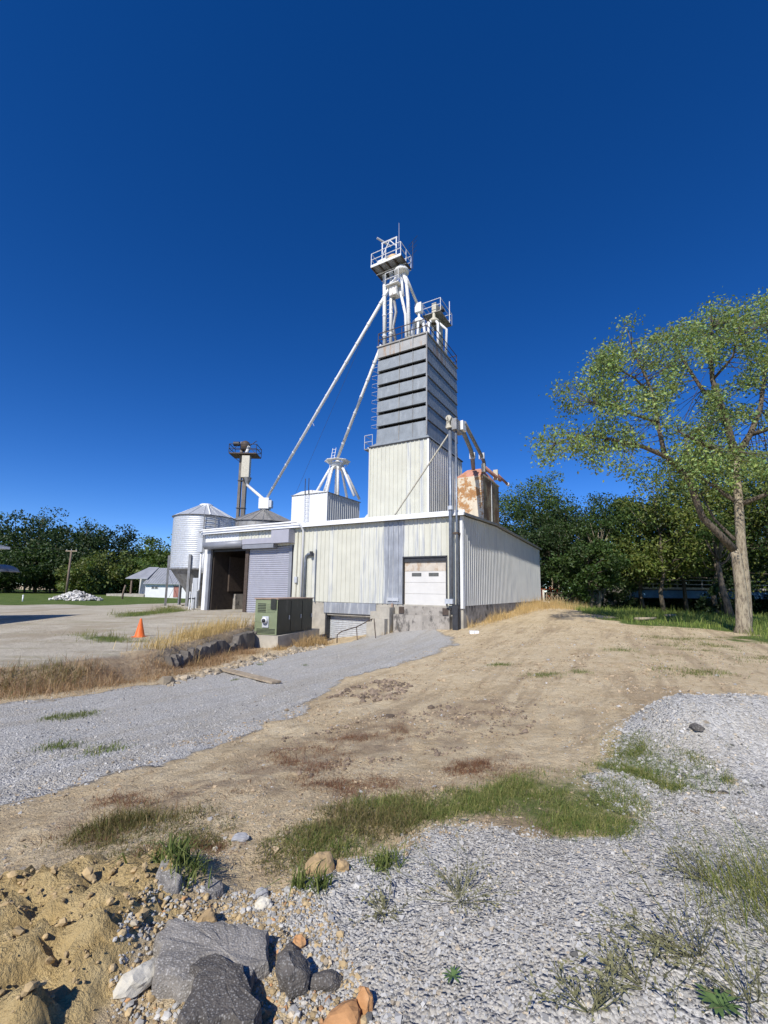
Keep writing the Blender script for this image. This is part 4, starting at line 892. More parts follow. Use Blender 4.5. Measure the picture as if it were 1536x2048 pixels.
# ------------------------------------------------------------------ green switch cabinet on its pad
LX = np.array([.31, .95, 0]); LX /= np.linalg.norm(LX); WX = np.array([-LX[1], LX[0], 0])
FR = np.array([-4.95, 21.05, 0]); cz = EYE-2.2
gcab = thing('switch_cabinet', 'faded green metal switch cabinet with shade-darkened side doors on a concrete pad', 'cabinet', (FR+WX*.6+LX*1.8)+ZU*(cz))
CLen, CWid, CHt = 3.55, 1.2, 1.66
o_ = FR+ZU*cz
body = part(MB().box(o_, WX*CWid, LX*CLen, ZU*CHt), 'housing', M_green_shaded, gcab)
part(MB().box(o_-LX*.02+ZU*.02, WX*CWid, LX*.018, ZU*(CHt-.04)), 'front_panel', M_green, gcab)
for k in range(3):
    part(MB().box(o_-WX*.025+LX*(.05+k*1.17)+ZU*.1, LX*1.12, WX*.023, ZU*(CHt-.2)), 'door', M_green_shaded, gcab)
    part(MB().box(o_-WX*.055+LX*(1.02+k*1.17)+ZU*.68, LX*.05, WX*.03, ZU*.2), 'door_handle', M_light_grey, gcab)
for k in range(6): 
    for q in (0, 1): part(MB().box(o_-LX*.035+WX*(.12+q*.5)+ZU*(1.05+k*.075), WX*.44, LX*.014, ZU*.035), 'louver', M_green_shaded if q else M_green, gcab)
for k in range(4): part(MB().box(o_-LX*.035+WX*.08+ZU*(.08+k*.06), WX*1.0, LX*.014, ZU*.025), 'lower_louver', M_green_shaded, gcab)
part(MB().box(o_-WX*.05-LX*.06+ZU*(CHt+.002), WX*(CWid+.1), LX*(CLen+.12), ZU*.05), 'lid', M_rust_lid, gcab)
part(MB().box(o_-LX*.09+WX*.05+ZU*(CHt-.45), WX*.28, LX*.015, ZU*.48), 'hanging_flap', M_green_shaded, gcab)
part(MB().box(o_-LX*.07+WX*.42+ZU*.35, WX*.34, LX*.05, ZU*.52), 'meter_plate', M_light_grey, gcab)
mt_ = o_-LX*.07+WX*.6+ZU*.68
part(MB().tube([mt_, mt_-LX*.12], .14, 16), 'meter', M_white, gcab, True); part(MB().tube([mt_-LX*.12, mt_-LX*.16], .09, 14), 'meter_glass', M_dark, gcab, True)
pad_ = FR-WX*.18-LX*.16
solo(MB().box(pad_+ZU*(cz-1.1), WX*1.55, LX*4.3, ZU*1.098), 'concrete_pad', M_conc, 'raised concrete pad under the green switch cabinet', 'pad', pad_+ZU*(cz-1.1))
# ------------------------------------------------------------------ broken retaining wall
rwp = [np.array([-6.28, 21.9]), np.array([-6.5, 19.6]), np.array([-6.78, 17.2]), np.array([-6.95, 15.4]), np.array([-7.05, 14.3])]
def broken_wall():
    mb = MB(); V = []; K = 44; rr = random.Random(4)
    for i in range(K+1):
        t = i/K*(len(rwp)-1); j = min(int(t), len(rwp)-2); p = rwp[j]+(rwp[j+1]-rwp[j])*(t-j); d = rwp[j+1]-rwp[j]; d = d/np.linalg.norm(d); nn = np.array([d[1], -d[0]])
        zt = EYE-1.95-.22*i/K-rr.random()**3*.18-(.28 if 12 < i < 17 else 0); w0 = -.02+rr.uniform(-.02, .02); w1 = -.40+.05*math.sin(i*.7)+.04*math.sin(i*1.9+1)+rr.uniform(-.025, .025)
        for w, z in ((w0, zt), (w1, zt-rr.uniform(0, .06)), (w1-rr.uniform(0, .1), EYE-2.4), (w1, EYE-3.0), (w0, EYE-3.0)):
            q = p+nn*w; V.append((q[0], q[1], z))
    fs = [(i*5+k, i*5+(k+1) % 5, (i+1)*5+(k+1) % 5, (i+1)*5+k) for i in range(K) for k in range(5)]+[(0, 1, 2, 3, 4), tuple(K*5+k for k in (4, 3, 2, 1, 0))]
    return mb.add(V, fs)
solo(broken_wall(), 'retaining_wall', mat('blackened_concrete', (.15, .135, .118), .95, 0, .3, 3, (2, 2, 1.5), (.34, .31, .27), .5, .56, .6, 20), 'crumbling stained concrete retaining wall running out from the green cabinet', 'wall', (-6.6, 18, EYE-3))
# ------------------------------------------------------------------ handrail at the sunken ramp
hr = thing('handrail', 'bent rusty pipe handrail beside the sunken shutter ramp', 'handrail', (-1.8, 24.2, G1(-1.8, 24.2)))
A1 = GP(674, 1286); A2 = GP(752, 1276); A3 = GP(787, 1262); A15 = GP(715, 1280)
hh = [A1-ZU*.1, A1+ZU*.45, A1+ZU*.55+(A15-A1)*.12]
D_ = np.linalg.norm(A1[:2]); T2 = PY(777, 1221, A3[1]-.1)
tp1 = A1+ZU*.55+(A15-A1)*.2
part(MB().tube([A1-ZU*.1, A1+ZU*.42, tp1, PY(715, 1253, (A1[1]+A3[1])/2), T2], .028, 8), 'top_rail', M_rail, hr, True)
part(MB().tube([T2, T2+(A3-T2)*.3+np.array([.12, 0, 0]), A3-ZU*.1], .028, 8), 'end_post', M_rail, hr, True)
part(MB().tube([PY(713, 1254, (A1[1]+A3[1])/2), A15-ZU*.15], .024, 8), 'post', M_rail, hr)
part(MB().tube([PY(748, 1237, A2[1]), A2-ZU*.15], .024, 8), 'post', M_rail, hr)
# ------------------------------------------------------------------ traffic cone, plank, block
p = GP(279, 1274); p[2] -= .01
tc = thing('traffic_cone', 'orange traffic cone standing on the dusty yard', 'traffic cone', p)
part(MB().lathe(p, [(.19, .03), (.175, .06), (.035, .68), (.03, .70), (0, .70)], 24), 'cone', M_orange, tc, True)
part(MB().box(p-np.array([.21, .21, 0]), (.42, 0, 0), (0, .42, 0), (0, 0, .035)), 'base', M_orange, tc)
a_, b_ = GP(437, 1342), GP(545, 1371); d_ = (b_-a_); L_ = np.linalg.norm(d_); d_ /= L_; s_ = np.cross(ZU, d_); s_ /= np.linalg.norm(s_)
pln = MB()
pln.box(a_+ZU*.012-s_*.02, d_*L_, s_*.27, ZU*.045)
solo(pln, 'plank', M_plank, 'weathered wooden plank lying on the grey gravel drive', 'plank', a_)
p = GP(940, 1268); blk = MB()
for k in range(2): blk = MB().box(p+np.array([.0+.22*k, .0, -.03]), (.2, 0, 0), (.0, .2, 0), (0, .02, .17)); solo(blk, 'white_block', M_white, 'small white block of a touching pair at the foot of the shed corner', 'block', p, group='white blocks at the shed corner')

# ------------------------------------------------------------------ stones
def rock_mesh(name, size, seed, m, sub=3, sharp=.35, flat=1.0):
    import bmesh
    bm = bmesh.new(); bmesh.ops.create_icosphere(bm, subdivisions=sub, radius=1); r_ = np.random.default_rng(seed)
    pl_ = r_.normal(size=(9, 3)); pl_ /= np.linalg.norm(pl_, axis=1)[:, None]; off = r_.uniform(.55, .9, 9)
    for v in bm.verts:
        c = np.array(v.co)
        for q, o in zip(pl_, off):
            k = c@q
            if k > o: c = c-q*(k-o)*(1-sharp*.2)
        c = c*(1+.05*math.sin(c[0]*7+seed)+.05*math.sin(c[1]*9+c[2]*6+seed)+r_.normal()*.028); v.co = c
    for v in bm.verts: v.co = (v.co[0]*size[0], v.co[1]*size[1], v.co[2]*size[2])
    me = bpy.data.meshes.new(name); bm.to_mesh(me); bm.free(); me.materials.append(m); return me
def rock(px, py, size, m, label, cat='stone', name='stone', rot=0, sink=.3, seed=1, tilt=(0, 0), group=None):
    p = GP(px, py); me = rock_mesh(name, size, seed, m); o = link(name, me, None, (p[0], p[1], p[2]+size[2]*(1-sink*2)*.6)); o.rotation_euler = (tilt[0], tilt[1], rot)
    return tag(o, label, cat, group)
def slab(name, pts, th, m, label, seed, lift=.0):
    """broken slab: outline points (pixels on the ground), rough edges"""
    r_ = random.Random(seed); P = [GP(*q) for q in pts]; zmax = np.mean([q[2] for q in P]); out = []
    for i in range(len(P)):
        a, b = P[i], P[(i+1) % len(P)]; L = np.linalg.norm(b-a); k = max(1, int(L/.035))
        nrm = np.array([(b-a)[1], -(b-a)[0], 0])/(L+1e-9)
        for j in range(k): out.append(a+(b-a)*j/k+nrm*r_.uniform(-.03, .016)*(0 if j == 0 else 1))
    ctr = np.mean(P, axis=0); n_ = len(out); nv = np.linalg.lstsq(np.c_[np.array(P)[:, :2]-ctr[:2], np.ones(len(P))], np.array(P)[:, 2], rcond=None)[0]
    zf = lambda q: nv[0]*(q[0]-ctr[0])*.5+nv[1]*(q[1]-ctr[1])*.5+nv[2]+lift
    V = []; F_ = []
    rings = [(1.03, -th), (1.04, -th*.4), (1.0, 0), (.965, .006), (.8, .008), (.55, .01), (.28, .01)]
    for s_, dz in rings:
        for q in out:
            w = ctr+(q-ctr)*s_; V.append((w[0], w[1], zf(w)+dz+r_.uniform(-.004, .004)*(1 if dz > -.01 else 2)))
    for k in range(len(rings)-1): F_ += [(k*n_+i, k*n_+(i+1) % n_, (k+1)*n_+(i+1) % n_, (k+1)*n_+i) for i in range(n_)]
    V.append((ctr[0], ctr[1], zf(ctr)+.012)); F_ += [((len(rings)-1)*n_+i, (len(rings)-1)*n_+(i+1) % n_, len(V)-1) for i in range(n_)]
    return solo(MB().add(V, F_), name, m, label, 'asphalt slab', ctr)
slab('asphalt_slab', [(308, 1990), (330, 1888), (470, 1886), (535, 1892), (532, 1930), (500, 1985), (485, 1990), (440, 2010)], .09, M_asphalt, 'flat grey slab of broken asphalt half buried beside the clay heap', 3, .06)
slab('asphalt_slab', [(352, 2090), (398, 1968), (428, 1958), (462, 1976), (492, 2008), (500, 2040), (505, 2090)], .1, M_asphalt_dark, 'dark tilted chunk of asphalt leaning on the flat grey slab', 5, .10)
rock(585, 1965, (.085, .07, .085), M_asphalt_dark, 'black lump of asphalt casting a shadow beside the grey slab', 'asphalt lump', 'asphalt_lump', .4, .2, 11)
rock(640, 1955, (.10, .055, .045), M_asphalt_dark, 'low dark asphalt lump behind the black lump', 'asphalt lump', 'asphalt_lump', .2, .3, 12)
rock(582, 1905, (.06, .05, .04), M_asphalt_dark, 'small dark asphalt lump beside an orange stone at the slab corner', 'asphalt lump', 'asphalt_lump', .9, .25, 13)
rock(400, 1872, (.07, .045, .035), M_asphalt_dark, 'flat dark asphalt lump along the back edge of the grey slab', 'asphalt lump', 'asphalt_lump', .1, .3, 14)
rock(283, 1975, (.07, .105, .05), M_rock_white, 'pale chalky limestone rock leaning on the grey slab', 'rock', 'limestone_rock', -.5, -.15, 15)
rock(640, 1742, (.09, .075, .08), M_rock_tan, 'large tan clod sitting where the grass meets the gravel', 'clod', 'earth_clod', .3, .25, 16)
rock(684, 1742, (.045, .04, .04), M_rock_tan, 'small tan clod just beside the large tan clod', 'clod', 'earth_clod', .8, .25, 17)
rock(412, 1862, (.06, .055, .055), M_rock_tan, 'round tan clod on the rim of the clay heap', 'clod', 'earth_clod', .8, .2, 18)
rock(598, 1885, (.03, .025, .04), M_rock_orange, 'upright orange stone beside the small dark asphalt lump', 'stone', 'stone', .2, .2, 19)
rock(690, 2035, (.09, .06, .05), M_rock_orange, 'large orange stone at the edge of the gravel spread', 'stone', 'stone', .4, .3, 20)
rock(728, 2010, (.032, .04, .05), M_rock_orange, 'tall buff orange stone beside the large orange stone', 'stone', 'stone', .4, .2, 21)
rock(525, 1812, (.045, .035, .035), M_rock_white, 'pale grey stone among pebbles behind the slabs', 'stone', 'stone', .6, .25, 22)
rock(523, 1785, (.04, .035, .03), M_rock_grey, 'dark grey stone near the pale grey stone', 'stone', 'stone', .6, .25, 23)
rock(480, 1685, (.06, .04, .03), M_rock_grey, 'flat grey rock in the reddish weeds', 'stone', 'stone', .2, .3, 24)
rock(430, 1700, (.025, .02, .018), M_rock_white, 'small cream pebble on the dirt near the flat grey rock', 'stone', 'stone', .2, .3, 25)
rock(1395, 1463, (.07, .06, .05), M_asphalt_dark, 'dark lump half way up the gravel pile', 'stone', 'stone', .2, .3, 26)
rock(1316, 1886, (.03, .035, .02), M_asphalt_dark, 'dark flat stone on the gravel spread', 'stone', 'stone', .2, .3, 27)
slab('asphalt_slab', [(375, 1800), (400, 1790), (445, 1792), (430, 1812), (390, 1815)], .05, M_asphalt, 'small grey asphalt piece beside the green grass tuft', 8, .0)
slab('asphalt_slab', [(305, 1830), (330, 1808), (350, 1815), (352, 1835), (330, 1842)], .05, M_asphalt, 'small grey asphalt piece stuck in the clay heap', 9, .01)

OCT_V = np.array([(1, 0, 0), (-1, 0, 0), (0, 1, 0), (0, -1, 0), (0, 0, 1), (0, 0, -1)], float)
OCT_F = np.array([(0, 2, 4), (2, 1, 4), (1, 3, 4), (3, 0, 4), (2, 0, 5), (1, 2, 5), (3, 1, 5), (0, 3, 5)])
def rotmats(n, r_):
    q = r_.normal(size=(n, 4)); q /= np.linalg.norm(q, axis=1)[:, None]; w, x, y, z = q.T
    return np.stack([np.stack([1-2*(y*y+z*z), 2*(x*y-z*w), 2*(x*z+y*w)], 1), np.stack([2*(x*y+z*w), 1-2*(x*x+z*z), 2*(y*z-x*w)], 1), np.stack([2*(x*z-y*w), 2*(y*z+x*w), 1-2*(x*x+y*y)], 1)], 1)
CUB_V = np.array([(x, y, z) for x in (-1, 1) for y in (-1, 1) for z in (-1, 1)], float)*.62
CUB_F = np.array([(0, 1, 3), (0, 3, 2), (4, 6, 7), (4, 7, 5), (0, 4, 5), (0, 5, 1), (2, 3, 7), (2, 7, 6), (0, 2, 6), (0, 6, 4), (1, 5, 7), (1, 7, 3)])
_ph = (1+5**.5)/2
ICO_V = np.array([(-1, _ph, 0), (1, _ph, 0), (-1, -_ph, 0), (1, -_ph, 0), (0, -1, _ph), (0, 1, _ph), (0, -1, -_ph), (0, 1, -_ph), (_ph, 0, -1), (_ph, 0, 1), (-_ph, 0, -1), (-_ph, 0, 1)], float)/1.902
ICO_F = np.array([(0, 11, 5), (0, 5, 1), (0, 1, 7), (0, 7, 10), (0, 10, 11), (1, 5, 9), (5, 11, 4), (11, 10, 2), (10, 7, 6), (7, 1, 8), (3, 9, 4), (3, 4, 2), (3, 2, 6), (3, 6, 8), (3, 8, 9), (4, 9, 5), (2, 4, 11), (6, 2, 10), (8, 6, 7), (9, 8, 1)])
def stones(name, x, y, size, cols, r_, label, cat, lift=.25, mat_=None):
    n = len(x); h = n//2 if n > 50000 else 0; BT = (0, n, OCT_V, OCT_F) if n > 8000 else (0, n, ICO_V, ICO_F)
    z = H(x, y); Vs = []; Fs = []; Ts = []; base = 0
    for a, b, TV, TF in ((0, h, OCT_V, OCT_F), (h, n, CUB_V, CUB_F) if h else BT):
        if b <= a: continue
        m = b-a; k = len(TV)
        v = TV[None]*(1+r_.uniform(-.28, .28, (m, k, 3))); sc = size[a:b, None]*r_.uniform(.6, 1.25, (m, 3)); v = v*sc[:, None, :]
        v = np.einsum('nij,nkj->nki', rotmats(m, r_), v); v[..., 2] *= .8
        v += np.stack([x[a:b], y[a:b], z[a:b]+size[a:b]*lift], 1)[:, None]
        f = TF[None]+(np.arange(m)*k)[:, None, None]+base; base += m*k
        Vs.append(v.reshape(-1, 3)); Fs.append(f.reshape(-1, 3)); Ts.append(np.repeat(cols[a:b], k, 0))
    me = fast_mesh(name, np.concatenate(Vs), np.concatenate(Fs), mat_ or M_stone, np.concatenate(Ts))
    o = link(name, me); return tag(o, label, cat, None, 'stuff')
def scatter(P, n, r_, dmin=0, fall=0., noise=None):
    """uniform points in polygon, optionally thinned with distance"""
    P = np.array(P); lo = P.min(0); hi = P.max(0); X = []; Y = []; got = 0
    for _ in range(60):
        x = r_.uniform(lo[0], hi[0], n*3); y = r_.uniform(lo[1], hi[1], n*3); k = in_poly(x, y, P) & (y > .6)
        if fall: k &= r_.random(len(x)) < np.clip((2.2/np.hypot(x, y))**fall, 0, 1)
        if noise is not None: k &= noise(x, y) > r_.random(len(x))
        X.append(x[k]); Y.append(y[k]); got += k.sum()
        if got >= n: break
    return np.concatenate(X)[:n], np.concatenate(Y)[:n]
def grav_cols(n, r_):
    g_ = np.clip(r_.normal(.40, .065, n), .15, .66); c = np.stack([g_, g_*.98, g_*.93], 1)
    k = r_.random(n); w = k < .07; c[w] = np.stack([g_[w]*1.2, g_[w]*1.02, g_[w]*.76], 1); w = (k > .07) & (k < .12); c[w] *= .33; return c
r1 = np.random.default_rng(21)
xs1, ys1 = scatter(R_fg, 60000, r1, fall=1.1); s1_ = np.clip(r1.lognormal(math.log(.0046), .45, len(xs1)), .0025, .022)
xs2, ys2 = scatter(R_pile, 13000, r1, fall=.8); s2_ = np.clip(r1.lognormal(math.log(.011), .4, len(xs2)), .005, .035)
xs3, ys3 = scatter(R_road, 15000, r1, fall=1.5); s3_ = np.clip(r1.lognormal(math.log(.0095), .4, len(xs3)), .005, .03)
xs4, ys4 = scatter(R_mid, 3000, r1); s4_ = np.clip(r1.lognormal(math.log(.008), .4, len(xs4)), .004, .025)
xx = np.concatenate([xs1, xs2, xs3, xs4]); yy = np.concatenate([ys1, ys2, ys3, ys4]); ss = np.concatenate([s1_, s2_, s3_, s4_]); pm = r1.permutation(len(xx)); xx, yy, ss = xx[pm], yy[pm], ss[pm]
jt = np.where(r1.random(len(xx)) < .16, np.clip(np.hypot(xx, yy)*.035, .05, .5), 0); xx = xx+r1.normal(size=len(xx))*jt; yy = np.maximum(yy+r1.normal(size=len(yy))*jt, .6)
stones('gravel', xx, yy, ss, grav_cols(len(xx), r1), r1, 'loose grey crushed gravel on the drive, the pile and the near spread', 'gravel', .02)
# mixed pebbles round the slabs and over the dirt
PEB = GPoly([(200, 2040), (240, 1900), (300, 1840), (420, 1800), (560, 1770), (660, 1800), (700, 1900), (760, 2040)])
xp, yp = scatter(PEB, 5600, r1); SLB = [GPoly([(300, 2000), (325, 1880), (470, 1878), (540, 1885), (540, 1935), (500, 1995)]), GPoly([(345, 2095), (395, 1950), (500, 1985), (510, 2095)])]; k = ~(in_poly(xp, yp, SLB[0]) | in_poly(xp, yp, SLB[1])); xp, yp = xp[k], yp[k]; sp_ = np.clip(r1.lognormal(math.log(.0048), .55, len(xp)), .0025, .02)
cp_ = grav_cols(len(xp), r1); k = r1.random(len(xp)) < .4; cp_[k] = np.array([.45, .34, .19])*r1.uniform(.6, 1.2, (k.sum(), 1)); k = r1.random(len(xp)) < .03; cp_[k] = np.array([.45, .25, .12])*r1.uniform(.7, 1.2, (k.sum(), 1))
stones('pebbles', xp, yp, sp_, cp_, r1, 'mixed tan and grey pebbles strewn around the asphalt slabs', 'pebbles')
DIRT = [(-3.6, 4.2), (-2.6, 2.6), (-.4, 2.6), (2.2, 4.2), (3, 6.4), (9, 9), (13, 14), (15, 24), (8, 24), (3, 20), (-.5, 12), (-2, 8)]
xp, yp = scatter(DIRT, 24000, r1, fall=1.3, noise=lambda x, y: .12+.9*sstep(.45, .7, fbm(x, y, 1.6, 3, 77))); sp_ = np.clip(r1.lognormal(math.log(.0062), .6, len(xp)), .003, .035)*np.clip(np.hypot(xp, yp)/6, .8, 1.8)
cp_ = np.array([.43, .335, .22])*r1.uniform(.55, 1.15, (len(xp), 1)); k = r1.random(len(xp)) < .10; cp_[k] = grav_cols(k.sum(), r1)
stones('earth_clods', xp, yp, sp_, cp_, r1, 'crumbled tan earth clods and pebbles scattered over the bare dirt', 'clods', .1)
CL = [(-2.4, 1.1), (-2.1, 2.0), (-1.6, 2.5), (-1.0, 2.6), (-.75, 2.3), (-.85, 1.7), (-.9, 1.2)]
xp, yp = scatter(CL, 1300, r1); sp_ = np.clip(r1.lognormal(math.log(.0075), .6, len(xp)), .003, .028)
stones('clay_clods', xp, yp, sp_, np.array([.42, .31, .165])*r1.uniform(.7, 1.2, (len(xp), 1)), r1, 'yellow clay clods crumbling over the clay heap', 'clods', .2)
for P_, n_, sm, nm_ in ((R_dark[0], 420, .03, 'dark_clods'), (R_dark[1], 1200, .012, 'grey_brown_clods')):
    xp, yp = scatter(P_, n_, r1, noise=lambda x, y: sstep(.42, .62, fbm(x, y, 2.4, 3, 92))); sp_ = np.clip(r1.lognormal(math.log(sm), .5, len(xp)), .006, .09)
    stones(nm_, xp, yp, sp_, np.array([.24, .185, .135])*r1.uniform(.5, 1.3, (len(xp), 1)), r1, 'ridge of churned dark clods on the dirt beside the gravel drive' if nm_ == 'dark_clods' else 'grey-brown broken clods over the churned dirt in front of the shed', 'clods', .15)
# strip of rough clods along the gravel drive's upper edge
RB = GPoly([(320, 1362), (420, 1338), (560, 1305), (640, 1288), (650, 1296), (560, 1315), (430, 1350), (330, 1375)])+[]
xp, yp = scatter(RB, 500, r1); sp_ = np.clip(r1.lognormal(math.log(.05), .5, len(xp)), .02, .2)
stones('bank_rubble', xp, yp, sp_, np.array([.42, .35, .25])*r1.uniform(.5, 1.15, (len(xp), 1)), r1, 'rough earth and stone rubble edging the gravel drive below the weeds', 'rubble', .1)

# ------------------------------------------------------------------ trees
def leaf_cloud(C, size, r_, tint, up=.35, var=.28):
    """C: leaf centres (n,3); diamond leaves of 2 triangles"""
    n = len(C); R = rotmats(n, r_); sz = size*r_.uniform(.6, 1.35, n)
    d = np.array([(-1, 0, 0), (0, -.55, .12), (1, 0, 0), (0, .55, .12)], float)*.5
    v = np.einsum('nij,kj->nki', R, d)*sz[:, None, None]+C[:, None]
    f = (np.arange(n)*4)[:, None]+np.array([0, 1, 2, 3])[None]
    t = np.asarray(tint, float)
    if t.ndim == 1: t = np.repeat(t[None], n, 0)
    t = t*r_.uniform(1-var, 1+var, (n, 1)); t = np.clip(t*np.stack([r_.uniform(.85, 1.25, n), np.ones(n), r_.uniform(.7, 1.2, n)], 1), 0, 1)
    return v.reshape(-1, 3), f, np.repeat(t, 4, 0)
def make_tree(base, h, cr, seed, tint, leaf=.3, nleaf=9000, crown0=.22, trunk_r=None, lean=(0, 0), barkm=None, nclump=46, name='tree', label='', cat='tree', group=None, flat=1.0, shape='oval'):
    r_ = np.random.default_rng(seed); base = np.array(base, float); t = thing(name, label, cat, base, group)
    tr = trunk_r or h*.018; mb = MB(); top = base+np.array([lean[0], lean[1], h*.86])
    pts = [base+(top-base)*k/6+np.array([*(r_.normal(size=2)*h*.012*(k > 0)), 0]) for k in range(7)]; pts[0] = base-ZU*.2
    mb.tube(pts, [tr*(1.25 if k == 0 else 1-.85*k/6) for k in range(7)], 8)
    # clump centres inside an uneven egg
    cl = []
    while len(cl) < nclump:
        q = r_.uniform(-1, 1, 3); rr = np.linalg.norm(q)
        if rr > 1 or rr < .35: continue
        zz = (q[2]+1)/2; w = (1.0 if shape == 'oval' else (1.15-.55*zz)); wob_ = 1+.28*math.sin(math.atan2(q[1], q[0])*3+seed)+.15*math.sin(q[2]*5+seed)
        cl.append(base+np.array([q[0]*cr*w*wob_+lean[0]*zz, q[1]*cr*w*wob_*flat+lean[1]*zz, h*(crown0+(1-crown0)*zz*.97)]))
    cl = np.array(cl)
    for k in r_.choice(len(cl), min(len(cl), 16), False):
        c = cl[k]; hz_ = np.clip((c[2]-base[2])/h*.72, .18, .8); a = base+(top-base)*hz_/.86; m_ = (a+c)/2+np.array([0, 0, -.04*h]); mb.tube([a, m_, c], [tr*.42*(1-hz_*.6), tr*.28*(1-hz_*.6), tr*.06], 6)
    part(mb, 'trunk', barkm or M_bark_dark, t, True)
    per = nleaf//nclump; crs = cr*r_.uniform(.2, .42, nclump)
    off = r_.normal(size=(nclump, per, 3)); off /= np.linalg.norm(off, axis=2)[..., None]; off *= r_.random((nclump, per, 1))**.45
    C = (cl[:, None]+off*crs[:, None, None]*np.array([1, 1, .72])).reshape(-1, 3)
    cb = np.repeat(r_.uniform(.75, 1.25, nclump), per)
    V, F_, T = leaf_cloud(C-base, leaf, r_, np.asarray(tint)[None]*cb[:, None]); o = link('crown', fast_mesh('crown', V, F_, M_leaf, T), t); return t
DG, MG, LG, YG = (.032, .060, .018), (.048, .088, .022), (.085, .140, .030), (.125, .165, .038)
def at_depth(px, y): p = PY(px, 1180, y); return np.array([p[0], y, G1(p[0], y)-.05])
def hgt(px, py, y, b): return PY(px, py, y)[2]-b[2]
LAB_L = {0: 'tall dense dark green tree in the wood beyond the mown grass', 1: 'mid green tree in the wood beyond the mown grass', 2: 'paler bright green tree in the wood beside the grey barn', 3: 'low olive green bushy tree in front of the dark wood'}
LAB_R = {0: 'dense dark green tree behind the blue girder bridge', 1: 'mid green leafy tree behind the far end of the shed', 2: 'bright light green tree rising behind the rusted tank', 3: 'yellow green tree over the shaded grass beside the cottonwood'}
TN = [DG, MG, LG, (.10, .135, .035)]
left = [(-95,90,1015,8,0),(-40,84,1028,8,0),(15,88,1022,8,0),(70,92,1016,8.2,0),(110,100,1030,7.5,1),(160,98,1042,7,0),(188,104,1034,7.5,0),(232,108,1078,6.5,0),(268,104,1094,5.5,0),(305,100,1084,5.5,2),(345,102,1060,6.5,2),(395,110,1085,6,1),(440,116,1080,6,1),(50,82,1090,6.5,1),(100,86,1075,6.5,0),(-10,80,1095,6,0),(140,84,1100,5.5,0),(330,96,1110,5,2),
        (165,78,1128,4.2,3),(212,80,1106,5,3),(246,82,1122,4.2,3),(284,84,1118,4.2,2),(190,84,1112,4.5,3)]
for i, (px, y, py, cr, kd) in enumerate(left):
    b = at_depth(px, y); make_tree(b, hgt(px, py, y, b), cr, 100+i, TN[kd], .55, 4600, .05 if kd == 3 else .08, nclump=44, label=LAB_L[kd], group='trees of the wood beyond the mown grass, kind %s' % ['dark', 'mid', 'pale', 'bushy'][kd])
right = [(1085,56,945,5.2,2),(1015,60,992,4.5,2),(1050,47,1005,4.6,0),(1110,50,1010,4.6,0),(1140,52,985,4.8,1),(1200,54,985,4.6,1),(1245,50,1000,4.2,1),(1180,42,1075,3.2,1),(1285,46,985,5,1),(1325,41,960,5.2,3),(1370,46,900,6.2,1),(1430,40,930,5.6,3),(1480,46,880,6.2,0),(1545,38,900,6,0),(1600,44,850,7,0),(1680,38,880,6.5,0),
         (1300,52,1060,5,0),(1400,52,1050,5,0),(1500,54,1040,5.5,0),(1220,58,1080,5,0)]
for i, (px, y, py, cr, kd) in enumerate(right):
    b = at_depth(px, y); make_tree(b, hgt(px, py, y, b), cr, 200+i, TN[kd] if kd != 3 else YG, .29, 8800, .16, nclump=60, trunk_r=.2, label=LAB_R[kd], group='trees along the right edge of the site, kind %s' % ['dark', 'mid', 'bright', 'yellow'][kd])
for i, (px, y, w) in enumerate([(1330, 50, 2.6), (1390, 49.5, 3), (1455, 49, 3.2), (1290, 51, 2.6), (1520, 48, 3), (1225, 46, 2.2), (1590, 46, 3), (1440, 36, 1.5)]):
    b = at_depth(px, y); make_tree(b, 3.0+.5*(i % 3), w, 300+i, DG, .24, 3500, .0, nclump=22, trunk_r=.05, name='shrub', label='dark undergrowth shrub in the shade below the right hand trees', cat='shrub', group='undergrowth shrubs in the shade')
# slim bare trunks in the undergrowth
for i, (px, y, py, r_, ln) in enumerate([(1196, 44, 1080, .17, .3), (1188, 45, 1090, .12, -.5), (1118, 46, 1085, .12, .2), (1106, 47, 1090, .1, -.2), (1455, 34, 1080, .28, -.9)]):
    b = at_depth(px, y); hh_ = hgt(px, py, y, b)
    tt = make_tree(b, hh_*1.35, 1.7, 330+i, MG, .22, 1600, .62, trunk_r=r_, lean=(ln, 0), nclump=16, barkm=M_bark if i < 4 else M_bark_dark, label=['slim pale trunked tree rising from the undergrowth beside the mown edge', 'thin leaning companion of the slim pale trunked tree', 'thin pale trunk behind the orange machine', 'thinnest pale trunk behind the orange machine', 'shaded leaning dark trunk behind the cottonwood'][i])

